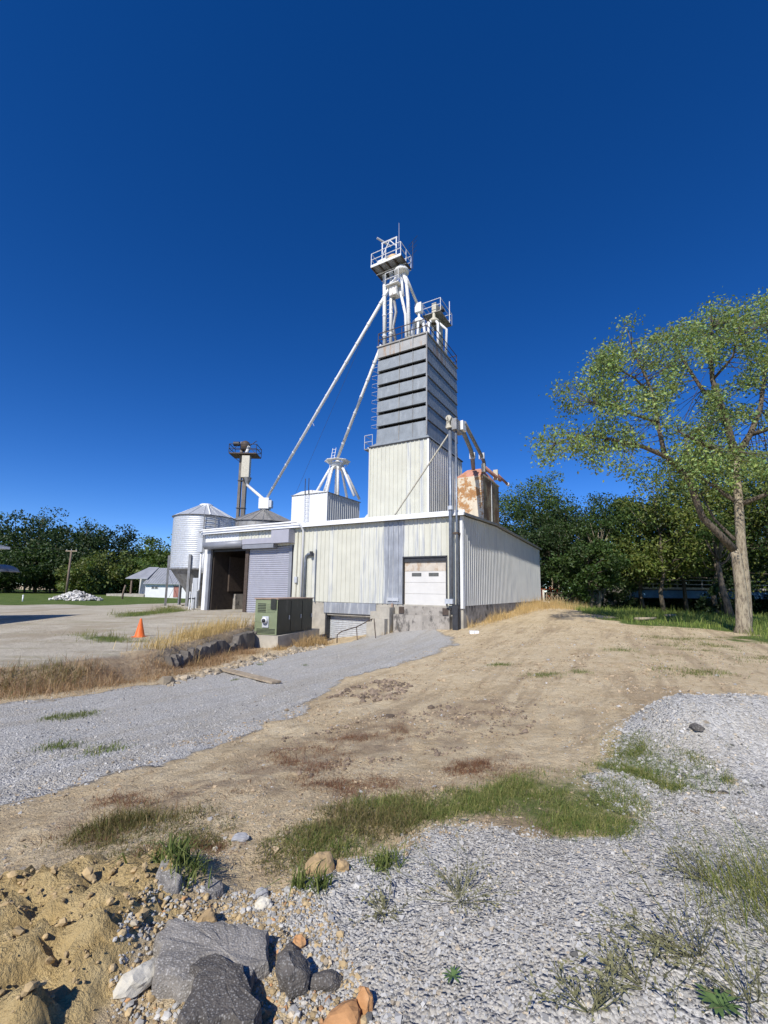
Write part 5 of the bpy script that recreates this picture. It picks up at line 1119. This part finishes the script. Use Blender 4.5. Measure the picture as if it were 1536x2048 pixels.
# ------------------------------------------------------------------ the cottonwood
TY = 20.7; tb_ = GP(1488, 1266); TY = tb_[1]
cw = thing('cottonwood_tree', 'big sunlit cottonwood with forked pale trunk and airy light green crown', 'tree', tb_)
rc = np.random.default_rng(5)
def CP(px, py, dz=0.): return PY(px, py, TY+dz)
br = [([(1488,1274,0),(1487,1252,0),(1482,1180,0),(1474,1120,0),(1468,1098,0)], [.46,.30,.235,.22,.18]),
      ([(1490,1272,.1),(1494,1230,.1),(1490,1160,.1),(1482,1090,.1),(1478,1020,.1),(1474,960,.1),(1470,915,.1)], [.27,.21,.20,.20,.19,.18,.17]),
      ([(1468,1100,0),(1440,1070,-.2),(1405,1035,-.3),(1392,1000,-.4),(1380,965,-.4),(1362,940,-.5)], [.19,.16,.15,.14,.135,.13]),
      ([(1362,940,-.5),(1335,915,-.7),(1290,895,-.9),(1240,882,-1.2),(1190,872,-1.3),(1140,875,-1.5),(1105,890,-1.6)], [.13,.11,.1,.08,.06,.04,.02]),
      ([(1330,912,-.7),(1318,860,-.5),(1310,800,-.2),(1292,755,.1),(1268,705,.2),(1255,660,.2)], [.11,.09,.08,.06,.04,.02]),
      ([(1314,845,-.4),(1270,830,-.9),(1220,812,-1.4),(1180,805,-1.7)], [.07,.055,.04,.02]),
      ([(1308,795,-.2),(1268,755,-.8),(1230,735,-1.1),(1195,720,-1.3)], [.06,.05,.03,.015]),
      ([(1470,915,.1),(1455,850,0),(1440,805,-.2),(1425,760,-.3),(1420,700,-.3),(1425,640,-.4)], [.19,.15,.13,.11,.07,.03]),
      ([(1440,805,-.2),(1405,780,.5),(1372,730,1.0),(1350,690,1.3),(1340,650,1.4)], [.1,.09,.07,.05,.02]),
      ([(1470,915,.1),(1500,870,.3),(1520,820,.6),(1528,760,.8),(1535,700,.9),(1545,640,1.0)], [.17,.14,.11,.09,.06,.03]),
      ([(1476,1005,.1),(1445,985,.5),(1410,960,.9),(1388,945,1.2)], [.12,.1,.07,.04]),
      ([(1470,920,.1),(1430,900,-.8),(1390,880,-1.4),(1350,860,-1.8)], [.1,.08,.06,.03]),
      ([(1478,1010,.1),(1530,990,-.4),(1580,960,-.8),(1640,930,-1)], [.12,.1,.07,.04]),
      ([(1500,870,.3),(1560,850,-.5),(1610,800,-1),(1650,760,-1.3)], [.12,.1,.07,.04]),
      ([(1470,1080,.2),(1430,1040,1.0),(1400,985,1.6)], [.08,.06,.03]),
      ([(1425,760,-.3),(1465,715,-1.2),(1480,660,-1.5)], [.07,.05,.02])]
mbt = MB(); mbl = MB(); bpts = []
for k, (pp, rr) in enumerate(br):
    P = [CP(*q) for q in pp]; (mbt if k < 2 else mbl).tube(P, rr, 14 if k < 2 else 9)
    for a, b in zip(P[:-1], P[1:]):
        for q in range(5): bpts.append(a+(b-a)*q/5)
bpts = np.array(bpts)
part(mbt, 'trunk', M_bark, cw, True)
CR = [(1072,885),(1095,860),(1130,845),(1115,800),(1130,760),(1170,745),(1185,705),(1225,690),(1245,645),(1262,640),(1290,670),(1320,665),(1335,635),(1375,630),(1400,612),(1440,605),(1475,625),(1505,600),(1560,590),(1640,640),(1700,740),(1720,860),(1650,960),(1560,985),(1500,960),(1440,985),(1400,1000),(1340,985),(1300,960),(1255,945),(1240,925),(1180,915),(1120,905),(1095,925)]
n_ = 0; clc = []; X_ = []
while len(clc) < 780:
    px, py = rc.uniform(1065, 1720), rc.uniform(588, 1000)
    if not in_poly(np.array([px]), np.array([py]), CR)[0]: continue
    if vnoise(np.array([px/42.]), np.array([py/42.]), 3)[0] < .36: continue
    clc.append(CP(px, py, rc.normal()*1.7 if px > 1250 else rc.normal()*1.0-1.2))
for px, py in ((1085,905),(1088,925),(1100,915),(1185,925),(1195,918),(1205,935),(1240,930),(1248,940),(1215,925),(1075,880),(1082,890),(1250,648),(1262,650),(1100,865),(1120,780),(1128,770)): clc.append(CP(px, py, -1.5))
clc = np.array(clc)
for c in clc:
    d2 = ((bpts-c)**2).sum(1); j = np.argmin(d2+rc.random(len(d2))*.6); a = bpts[j]; m_ = (a+c)/2+np.array([0, 0, .08])
    mbl.tube([a, m_, c], [.022, .014, .006], 4, False)
part(mbl, 'limbs', M_bark_dark, cw, True)
per = 60; off = rc.normal(size=(len(clc), per, 3))*np.array([.27, .27, .22])
C = (clc[:, None]+off).reshape(-1, 3); cb = np.repeat(rc.uniform(.75, 1.2, len(clc)), per)
tt = np.array([.20, .285, .10])[None]*cb[:, None]; yl = rc.random(len(C)) < .10; tt[yl] *= np.array([1.45, 1.3, 1.1])
V, F_, T = leaf_cloud(C-tb_, .145, rc, tt, var=.3); link('crown', fast_mesh('crown', V, F_, M_leaf, T), cw)

# ------------------------------------------------------------------ grass and weeds (uncountable)
def blades(name, X, Y, h, w, cols, r_, lean, label, cat, wind=(0, 0), zoff=0):
    n = len(X); Z = H(X, Y)-.01+zoff; a = r_.uniform(0, 2*math.pi, n); dx = np.cos(a); dy = np.sin(a); la = r_.uniform(0, 2*math.pi, n); ln = np.abs(r_.normal(size=n))*lean
    lx = np.cos(la)*ln+wind[0]; ly = np.sin(la)*ln+wind[1]
    P = np.stack([X, Y, Z], 1); s = np.stack([dx, dy, 0*dx], 1)*w[:, None]*.5
    mid = P+np.stack([lx*.35*h, ly*.35*h, .58*h], 1); tip = P+np.stack([lx*h, ly*h, h*np.clip(1-.35*ln, .15, 1)], 1)
    v = np.stack([P-s, P+s, mid+s*.7, mid-s*.7, tip], 1)
    f = (np.arange(n)*5)[:, None, None]+np.array([(0, 1, 2), (0, 2, 3), (3, 2, 4)])[None]
    me = fast_mesh(name, v.reshape(-1, 3), f.reshape(-1, 3), M_blade, np.repeat(np.clip(cols, 0, 1), 5, 0)); return tag(link(name, me), label, cat, None, 'stuff')
def gcol(n, r_, a, b): t = r_.random((n, 1)); return (np.array(a)*(1-t)+np.array(b)*t)*r_.uniform(.7, 1.25, (n, 1))
rg = np.random.default_rng(31)
def grow(name, regs, dens, hm, wm, ca, cb_, lean, label, cat, wind=(0, 0), fall=0, noise=None):
    Xs, Ys = [], []
    for P, n in zip(regs, dens):
        x, y = scatter(P, n, rg, fall=fall, noise=noise); j = np.where(rg.random(len(x)) < .4, np.clip(np.hypot(x, y)*.028, .06, .35), .02); Xs.append(x+rg.normal(size=len(x))*j); Ys.append(y+rg.normal(size=len(x))*j)
    X = np.concatenate(Xs); Y = np.concatenate(Ys); n = len(X); h = hm*np.clip(rg.lognormal(0, .4, n), .3, 2.4)*(.35+1.3*sstep(.3, .7, fbm(X, Y, 1.1, 3, 140))); w = wm*rg.uniform(.6, 1.4, n)
    return blades(name, X, Y, h, w, gcol(n, rg, ca, cb_), rg, lean, label, cat, wind)
grow('grass', [R_grassA, R_grassB, R_grassC], [15000, 13000, 5500], .032, .0036, (.07, .14, .025), (.30, .28, .10), 1.2, 'green grass growing in the hollows between the gravel heaps', 'grass', (.1, .1), noise=lambda x, y: .03+.97*sstep(.40, .60, fbm(x, y, 2.6, 3, 120)))
grow('tall_grass', [R_grassE], [3400], .13, .0035, (.10, .15, .03), (.30, .28, .09), .6, 'tall seedy grass beside the near gravel spread', 'grass', (-.45, .25), noise=lambda x, y: sstep(1.3, 2.0, x)*.9+.02)
grow('olive_weeds', [R_grassD, R_grassC], [8000, 5000], .04, .0045, (.09, .11, .03), (.25, .19, .09), 1.0, 'low olive and reddish weeds on the dirt behind the clay heap', 'weeds', noise=lambda x, y: .12+.88*sstep(.40, .62, fbm(x, y, 2.6, 3, 122)))
grow('red_weeds', R_red, [8000, 6500, 2500], .032, .0035, (.15, .07, .045), (.28, .16, .09), 1.5, 'dry red-brown spurge mats lying on the bare dirt', 'weeds', noise=lambda x, y: .06+.94*sstep(.48, .66, fbm(x, y, 3.2, 3, 90)))
# dry weeds on the bank and by the wall
BK = [tuple(p) for p in [(-5.4, 20.4), (-6.2, 19), (-6.6, 16), (-6.7, 14.2), (-7.3, 12.4), (-8.3, 10.9), (-12, 9.4), (-12, 8.2), (-8.2, 9.6), (-6.6, 11.4), (-5.9, 13.4), (-5.5, 15.5), (-5.0, 18)]]
grow('dry_weeds', [BK], [11000], .16, .009, (.24, .14, .085), (.50, .35, .20), 1.1, 'dry brown weeds covering the bank below the retaining wall', 'weeds', fall=0)
YB = [(-6.4, 21.6), (-7.4, 21), (-7.8, 18.5), (-7.9, 16), (-7.7, 14.4), (-7.0, 14.3), (-6.9, 16), (-6.7, 18)]
grow('straw_grass', [YB, GPoly([(508, 1240), (520, 1228), (515, 1262), (500, 1265)])], [2600, 150], .30, .013, (.50, .36, .16), (.68, .52, .27), .5, 'tall straw coloured grass leaning over the broken retaining wall', 'grass', (.25, -.1))
WB = [tuple((C0+UA*u_+VA*v_)[:2]) for u_, v_ in ((-.05, .3), (-.05, 20), (-.9, 21), (-2.2, 19), (-1.9, 13), (-1.0, 7), (-.6, 2.5), (-.35, .2))]
grow('dry_grass', [WB, [tuple((C0+UA*u_+VA*v_)[:2]) for u_, v_ in ((-3.5, 13), (-1.5, 12), (-.5, 20), (-1, 25), (-3.6, 23))]], [7500, 3000], .30, .014, (.46, .32, .14), (.66, .49, .25), .45, 'straw coloured dry grass along the foot of the shed side wall', 'grass')
CB = [(-5.1, 20.2), (-4.6, 20.6), (-3.4, 23.6), (-2.9, 23.9), (-2.8, 23.2), (-3.9, 20.6), (-4.5, 19.6)]
grow('cabinet_weeds', [CB, GPoly([(752, 1268), (790, 1250), (800, 1262), (765, 1272)])], [2600, 350], .28, .012, (.30, .19, .10), (.58, .42, .21), .5, 'dry brown weeds against the cabinet pad and the rail', 'weeds')
grow('lawn', [R_rgrass], [24000], .20, .03, (.12, .20, .035), (.30, .33, .09), .5, 'rough green grass under the right hand trees', 'grass', fall=.0, noise=lambda x, y: np.clip(1.25-np.hypot(x-19, y-30)/26, .02, 1))
TUFT = [(14, 25), (8, 13.5), (5.5, 9.5), (15, 12), (21, 20), (19, 25)]
grow('yard_tufts', [R_yardgrass[0], R_yardgrass[1]], [2200, 500], .16, .012, (.12, .16, .035), (.30, .28, .10), .6, 'green tufts of weed on the dusty yard', 'weeds')
grow('dirt_tufts', [TUFT], [12000], .04, .012, (.10, .14, .04), (.28, .26, .11), .9, 'thin green weed tufts on the bare dirt near the cottonwood', 'weeds', noise=lambda x, y: (.03+sstep(.52, .72, fbm(x*1., y*1.6, .7, 3, 80)))*sstep(.35, .65, fbm(x, y, 3, 3, 81)))
BL = GPoly([(0, 1345), (110, 1330), (180, 1345), (140, 1372), (0, 1385)])
grow('bank_tufts', [BL], [1300], .11, .008, (.12, .15, .05), (.38, .29, .14), .9, 'green and brown weeds at the left end of the bank', 'weeds')
rt = np.random.default_rng(8)
SPOT = [(150, 1432, .35, 500), (210, 1500, .3, 250), (120, 1497, .25, 250), (100, 1438, .15, 120), (520, 1330, .12, 60), (470, 1361, .1, 60), (610, 1330, .12, 60), (1000, 1330, .35, 400), (1090, 1350, .4, 500), (1160, 1345, .25, 200), (1240, 1300, .6, 500), (345, 1792, .12, 200), (365, 1800, .10, 160), (770, 1730, .1, 150), (640, 1775, .05, 70), (600, 1775, .04, 60)]
Xs, Ys, Hs = [], [], []
for px, py, r_, n in SPOT:
    p = GP(px, py); Xs.append(p[0]+rt.normal(size=n)*r_*.5); Ys.append(p[1]+rt.normal(size=n)*r_*.5); Hs.append(np.full(n, .10 if py > 1700 else .07))
X = np.concatenate(Xs); Y = np.concatenate(Ys); hh_ = np.concatenate(Hs)*rt.uniform(.5, 1.5, len(X))
blades('green_tufts', X, Y, hh_, .008*rt.uniform(.6, 1.4, len(X)), gcol(len(X), rt, (.08, .13, .03), (.22, .24, .08)), rt, .9, 'small green weed tufts sprouting through gravel and dirt', 'weeds')
# wiry seed-head plants on the near gravel
def wiry(px, py, R, n, seed, label, wind=(0, 0), col=(.20, .19, .09)):
    r_ = np.random.default_rng(seed); p = GP(px, py); mb = MB()
    for k in range(n):
        a = r_.uniform(0, 2*math.pi); L = R*r_.uniform(.5, 1.1); q = p.copy(); q[2] -= .01; d = np.array([math.cos(a)+wind[0], math.sin(a)+wind[1], r_.uniform(.25, .9)]); d /= np.linalg.norm(d); P = [q]
        for j in range(5): d = d+r_.normal(size=3)*.12; d /= np.linalg.norm(d); P.append(P[-1]+d*L/5)
        mb.tube(P, [.0022, .002, .0018, .0014, .001, .0006], 3, False)
        for j in range(7):
            i0 = r_.integers(1, 5); s0_ = P[i0]+(P[i0+1]-P[i0])*r_.random(); e = d+r_.normal(size=3)*.7; e /= np.linalg.norm(e); l = L*r_.uniform(.08, .25); e1 = s0_+e*l
            mb.tube([s0_, e1], [.0012, .0006], 3, False)
            for u_ in (.5, .75, 1.):
                c = s0_+e*l*u_; w = r_.normal(size=3); w /= np.linalg.norm(w); mb.add([c, c+w*.008+e*.004, c+e*.014, c-w*.004+e*.008], [(0, 1, 2), (0, 2, 3)])
    o = mb.build('wiry_weed', M_wiry, None, p, fix=False); o.location = tuple(p); return tag(o, label, 'weed')
M_wiry = mat('wiry_stems', (.19, .185, .09), .7, 0, .35, 30, None, None, 0, 0, 0)
wiry(920, 1790, .34, 22, 1, 'sprawling wiry seed-headed weed in the middle of the near gravel')
wiry(770, 1815, .16, 16, 2, 'short wiry weed on gravel beside the sprawling seed-headed weed')
wiry(1420, 1760, .34, 20, 3, 'wiry weed leaning out of the tall grass above the dark flat stone', (-.6, .3))
wiry(1400, 1930, .38, 22, 4, 'long wiry weed stems leaning left across the gravel from tall grass', (-.9, .3))
wiry(1180, 2030, .26, 16, 5, 'thin reddish wiry stems at the lower gravel near the tall grass', (-.3, .5))
wiry(1500, 2010, .40, 18, 6, 'dense wiry stems rooted inside the tall seedy grass', (-.8, .3))
wiry(1290, 1990, .3, 14, 7, 'sparse wiry stems between the reddish stems and the tall grass', (-.6, .5))
def rosette(px, py, R, n, seed, label):
    r_ = np.random.default_rng(seed); p = GP(px, py); mb = MB()
    for k in range(n):
        a = 2*math.pi*k/n+r_.normal()*.15; d = np.array([math.cos(a), math.sin(a), 0]); s = np.array([-d[1], d[0], 0]); L = R*r_.uniform(.7, 1.1); w = L*.1
        P = [p+d*L*t+ZU*(.02+L*(.55*t-.35*t*t)) for t in (0, .4, .75, 1)]
        V = [P[0]-s*w*.3, P[0]+s*w*.3, P[1]-s*w, P[1]+s*w, P[2]-s*w*.8, P[2]+s*w*.8, P[3]]; mb.add(V, [(0, 1, 3, 2), (2, 3, 5, 4), (4, 5, 6)])
    o = mb.build('rosette_weed', M_ros, None, p, fix=False); o.location = tuple(p); return tag(o, label, 'weed')
M_ros = mat('rosette_green', (.10, .165, .05), .7, 0, .25, 20, None, None, 0, 0, 0)
rosette(1437, 2028, .075, 17, 1, 'star shaped green rosette weed on gravel in the tall grass')
rosette(905, 1955, .05, 10, 3, 'tiny green sprig on the open gravel')

# ------------------------------------------------------------------ far backdrop rows so that the woods close up
for i, (px, y) in enumerate([(-140, 112), (-30, 112), (60, 116), (150, 118), (235, 120), (310, 118), (380, 122), (460, 125)]):
    b = at_depth(px, y); make_tree(b, 9.5+1.5*(i % 3), 8.5, 400+i, DG, .7, 4200, .0, nclump=34, label='low dark tree filling the depth of the wood behind the mown grass', group='backing trees of the left wood')
for i, (px, y) in enumerate([(985, 78), (1060, 74), (1130, 70), (1200, 72), (1270, 66), (1340, 66), (1410, 68), (1480, 66), (1560, 62), (1650, 60)]):
    b = at_depth(px, y); make_tree(b, 8+1.5*(i % 3), 6.5, 420+i, DG, .5, 5200, .0, nclump=36, label='low dark tree filling the depth behind the bridge', group='backing trees behind the bridge')

# ------------------------------------------------------------------ barn
by = 70.; b0 = PY(289, 1196, by); gz_ = G1(b0[0], by); bx0 = b0[0]
barn = thing('barn', 'white walled barn with grey ribbed roof and open porch beyond the yard', 'barn', (bx0+4, by, gz_))
zf = lambda py: PY(300, py, by)[2]
wt = zf(1167); part(MB().xyz(bx0, bx0+16, by, by+7, gz_-.3, wt), 'wall', M_white_panel, barn)
rt_ = zf(1138)+.2
part(MB().poly([(bx0-.15, by-.5, wt-.1), (bx0+16, by-.5, wt-.1), (bx0+16, by+3.5, rt_), (bx0-.15, by+3.5, rt_)], ZU*.12), 'roof', M_roofmetal, barn)
part(MB().poly([(bx0-.15, by+3.5, rt_), (bx0+16, by+3.5, rt_), (bx0+16, by+7.5, wt), (bx0-.15, by+7.5, wt)], ZU*.12), 'roof', M_roofmetal, barn)
for k in range(40):
    x_ = bx0+k*.4; part(MB().box((x_, by-.52, wt+.03), (.05, 0, 0), (0, 4.02, rt_-wt+.1), (0, 0, .05)), 'roof_rib', M_galv, barn)
px0 = PY(262, 1180, by+1)[0]; pt = zf(1158)
part(MB().poly([(px0-.6, by+.2, pt), (bx0+.1, by+.2, pt), (bx0+.1, by+3.5, rt_+.15), (bx0-1.5, by+3.5, rt_+.15)], ZU*.1), 'porch_roof', M_roofmetal, barn)
part(MB().poly([(px0-.6, by+6.5, pt), (bx0+.1, by+6.5, pt), (bx0+.1, by+3.5, rt_+.15), (bx0-1.5, by+3.5, rt_+.15)], ZU*.1), 'porch_roof', M_roofmetal, barn)
part(MB().xyz(px0+.4, bx0, by+2.6, by+2.8, gz_, pt+.2), 'porch_wall', M_side, barn)
part(MB().xyz(px0+.1, px0+.3, by+.5, by+.7, gz_, pt), 'porch_post', M_wood_pole, barn)
part(MB().xyz(bx0-.9, bx0-.1, by+2.5, by+2.59, gz_+.4, pt-.5), 'door', M_rail, barn)
for k in (0, 1):
    x_ = PY(306+k*7, 1175, by)[0]; w = part(MB().xyz(x_-.25, x_+.25, by-.06, by-.01, zf(1177.5), zf(1172)), 'window', M_white, barn); part(MB().xyz(x_-.2, x_+.2, by-.08, by-.065, zf(1177), zf(1172.8)), 'pane', M_glass_dirty, w)
rx = PY(347, 1185, by)[0]; part(MB().xyz(rx, rx+.9, by-.04, by-.005, gz_, wt-.35), 'red_door', M_red, barn)
part(MB().xyz(bx0+3.5, bx0+9, by+3.1, by+3.9, rt_+.1, rt_+.55), 'ridge_vent', M_white, barn)
dk_ = PY(222, 1188, by+1); part(MB().xyz(dk_[0], bx0-.05, by-.2, by+5, gz_-.4, zf(1188.5)), 'loading_dock', M_conc, barn)
p = GP(244, 1198); solo(MB().tube([p-ZU*.2, p+np.array([.12, 0, 1.1]), p+np.array([.3, 0, PY(246, 1170, p[1])[2]-p[2]])], [.13, .12, .1], 8), 'timber_post', M_wood_pole, 'leaning timber post in front of the barn loading dock', 'post', p, True)
# utility pole with wires
b = at_depth(133, 66); tpz = PY(143, 1101, 66)
up_ = thing('utility_pole', 'leaning wooden utility pole with one crossarm before the dark wood', 'utility pole', b)
part(MB().tube([b-ZU*.3, (b+tpz)/2, tpz], [.17, .15, .12], 10), 'pole', M_wood_pole, up_, True)
part(MB().box(tpz+np.array([-.85, -.06, -.15]), (1.7, 0, 0), (0, .12, 0), (0, 0, .14)), 'crossarm', M_plank, up_)
for k in (-.7, 0, .7): part(MB().lathe(tpz+np.array([k, 0, 0]), [(.04, 0), (.06, .06), (.03, .16), (0, .17)], 8), 'insulator', M_light_grey, up_)
wl_ = [tpz+np.array([-.7, 0, .15]), PY(-40, 1090, 66), PY(-300, 1075, 55)]
solo(MB().tube([wl_[0]*(1-t)**2+2*t*(1-t)*(wl_[1]-ZU*.3)+t*t*wl_[2] for t in np.linspace(0, 1, 9)], .012, 4), 'power_line', M_dark, 'thin sagging power line running off the utility pole', 'wire', tpz)
# marker post, rubble pile
p = GP(45, 1203); mk_ = thing('marker_post', 'short white marker post on the mown grass', 'post', p)
part(MB().tube([p-ZU*.1, p+ZU*.62], .07, 10), 'post', M_white, mk_, True); part(MB().lathe(p, [(.085, .58), (.085, .68), (.0, .74)], 10), 'cap', M_white, mk_, True)
rp = GP(152, 1200); rr_ = np.random.default_rng(77); n = 420
a = rr_.uniform(0, 2*math.pi, n); q = rr_.random(n)**.6; wd = 2.3*rp[1]/44.; X = rp[0]+np.cos(a)*q*wd; Y = rp[1]+np.sin(a)*q*wd*.8
sz = rr_.uniform(.07, .2, n)*rp[1]/44.; cc_ = np.array([.62, .60, .56])*rr_.uniform(.45, 1.2, (n, 1)); hz_ = .85*np.clip(1-q, 0, 1)*rp[1]/44.
_H = H
def H(x, y, _h=hz_): return _H(x, y)+_h
stones('rubble_pile', X, Y, sz, cc_, rr_, 'pale heap of broken stone rubble on the edge of the mown grass', 'rubble', .3)
H = _H
# ------------------------------------------------------------------ left-hand building at the edge of the yard, its roof corner and awning
lbx, lby = -19.55, 22.6; gz_ = G1(lbx-2, lby)
lbd = thing('side_shed', 'pale metal shed with bright roof corner and curved awning at the yard edge', 'shed', (lbx-4, lby+2, gz_))
rz = EYE+1.80
part(MB().xyz(lbx-9, lbx-.45, lby-6.5, lby+.1, gz_-.2, rz-.15), 'wall', M_side, lbd)
part(MB().poly([(lbx-9.5, lby-7, rz), (lbx+.05, lby-7, rz), (lbx+.05, lby+.35, rz), (lbx-9.5, lby+.35, rz)], ZU*.10), 'roof_edge', M_white, lbd)
part(MB().poly([(lbx-9.5, lby-7, rz+.1), (lbx+.05, lby-7, rz+.1), (lbx-4.5, lby-3.3, rz+.9)], ZU*.03), 'roof', M_roofmetal, lbd)
part(MB().poly([(lbx-9.5, lby+.35, rz+.1), (lbx+.05, lby+.35, rz+.1), (lbx-4.5, lby-3.3, rz+.9)], ZU*.03), 'roof', M_roofmetal, lbd)
part(MB().poly([(lbx+.05, lby-7, rz+.1), (lbx+.05, lby+.35, rz+.1), (lbx-4.5, lby-3.3, rz+.9)], ZU*.03), 'roof', M_roofmetal, lbd)
V = []; K = 8
for i in range(K+1):
    t = i/K; x_ = lbx-.45+.95*math.sin(t*1.45); z_ = EYE+.98-.42*(1-math.cos(t*1.45))
    V += [(x_, lby-1.2, z_), (x_, lby+.6, z_), (x_, lby-1.2, z_+.035), (x_, lby+.6, z_+.035)]
fs = []
for i in range(K): o = i*4; fs += [(o, o+4, o+5, o+1), (o+2, o+3, o+7, o+6), (o, o+2, o+6, o+4), (o+1, o+5, o+7, o+3)]
part(MB().add(V, fs+[(0, 1, 3, 2), (K*4, K*4+2, K*4+3, K*4+1)]), 'awning', M_galv_dark, lbd, True)
# ------------------------------------------------------------------ bridge at the right, half hidden under the trees
gy_ = 47.; g0 = PY(1256, 1190, gy_); g1 = PY(1530, 1196, gy_-1)
gz_ = G1(g0[0], gy_)
brd = thing('girder_bridge', 'low blue steel girder bridge with pale rails under the dark trees', 'bridge', (g0[0]+5, gy_, gz_))
zt_ = PY(1300, 1180.5, gy_)[2]; zb_ = PY(1300, 1195, gy_)[2]; x1_ = g1[0]+3
part(MB().xyz(g0[0], x1_, gy_, gy_+.25, zb_, zt_), 'girder', M_blue_girder, brd)
part(MB().xyz(g0[0], x1_, gy_-.1, gy_+.35, zt_, zt_+.12), 'top_flange', M_dark, brd); part(MB().xyz(g0[0], x1_, gy_-.1, gy_+.35, zb_-.07, zb_), 'bottom_flange', M_dark, brd)
part(MB().xyz(g0[0]-.3, x1_, gy_-.15, gy_+5, zt_+.13, zt_+.34), 'deck', M_conc, brd)
for k in range(8): part(MB().xyz(g0[0]+k*2.6, g0[0]+k*2.6+.12, gy_-.12, gy_-.02, zt_+.34, zt_+1.15), 'rail_post', M_galv_dark, brd)
for z_ in (.62, 1.05): part(MB().xyz(g0[0]-.2, x1_, gy_-.1, gy_-.04, zt_+z_, zt_+z_+.1), 'rail', M_galv_dark, brd)
part(MB().xyz(g0[0]-1.4, g0[0]+.2, gy_-.3, gy_+5, gz_-.6, zt_+.32), 'abutment', M_conc_stain, brd); part(MB().xyz(x1_-.2, x1_+1.5, gy_-.3, gy_+5, gz_-1, zt_+.32), 'abutment', M_conc_stain, brd)
# ------------------------------------------------------------------ orange machine and pipe fence behind the shed
my = 46.; m0 = PY(1084, 1205, my); gz_ = G1(m0[0], my); ms = my/880.
om = thing('orange_machine', 'small orange framed machine parked behind the end of the shed', 'machine', (m0[0]+.8, my, gz_))
zz = lambda py: PY(1100, py, my)[2]
part(MB().xyz(m0[0], m0[0]+1.75, my, my+1.2, zz(1180), zz(1177.5)), 'canopy', M_orange_mach, om)
for x_ in (.05, .95, 1.6): part(MB().xyz(m0[0]+x_, m0[0]+x_+.12, my+.05, my+.17, gz_+.3, zz(1180)), 'canopy_post', M_orange_mach, om)
part(MB().xyz(m0[0]+.7, m0[0]+1.7, my+.1, my+1.1, gz_+.35, zz(1190)), 'engine_cover', M_orange_mach, om); part(MB().xyz(m0[0]+.95, m0[0]+1.05, my+.3, my+.4, zz(1177), zz(1172.5)), 'exhaust', M_orange_mach, om)
for x_ in (.35, 1.45):
    c_ = np.array([m0[0]+x_, my+.05, gz_+.38]); part(MB().tube([c_, c_-np.array([0, .28, 0])], .38, 16), 'wheel', M_black, om, True)
fy = 43.; f0 = PY(1083, 1206, fy); f1 = PY(1158, 1206, fy); gz_ = G1(f0[0], fy)
fn = thing('pipe_fence', 'weathered pale pipe fence with crossed braces behind the shed end', 'fence', (f0[0], fy, gz_))
n = 7
for k in range(n+1):
    q_ = f0+(f1-f0)*k/n; part(MB().tube([(q_[0], fy, gz_-.1), (q_[0], fy, gz_+1.15)], .035, 6), 'post', M_plank, fn)
    if k < n:
        w_ = (f1-f0)[0]/n; part(MB().tube([(q_[0], fy, gz_+.15), (q_[0]+w_, fy, gz_+1.0)], .022, 5), 'brace', M_plank, fn); part(MB().tube([(q_[0], fy, gz_+1.0), (q_[0]+w_, fy, gz_+.15)], .022, 5), 'brace', M_plank, fn)
part(MB().tube([(f0[0], fy, gz_+1.1), (f1[0], fy, gz_+1.1)], .03, 6), 'top_rail', M_wood_pole, fn)
q_ = PY(1084, 1200, 40.5); gz_ = G1(q_[0], 40.5)
so = thing('white_tank_post', 'short white post with banded foot at the far shed corner', 'post', (q_[0]+.15, 40.5, gz_))
part(MB().tube([(q_[0]+.15, 40.5, gz_-.1), (q_[0]+.15, 40.5, gz_+1.35)], .1, 10), 'post', M_beige, so, True); part(MB().xyz(q_[0]-.05, q_[0]+.55, 40.2, 40.6, gz_, gz_+.35), 'foot', M_white, so)
# sawn trunk and pale stones on the shaded grass
for i, (px, py, L) in enumerate([(1270, 1241, 1.4), (1330, 1234, .9)]):
    p = GP(px, py); solo(MB().tube([p+ZU*.08, p+np.array([L, .3, .12])], [.1, .07], 8), 'fallen_branch', M_plank, ['pale fallen branch lying on the shaded grass', 'shorter pale fallen branch on the grass beyond'][i], 'branch', p, True)
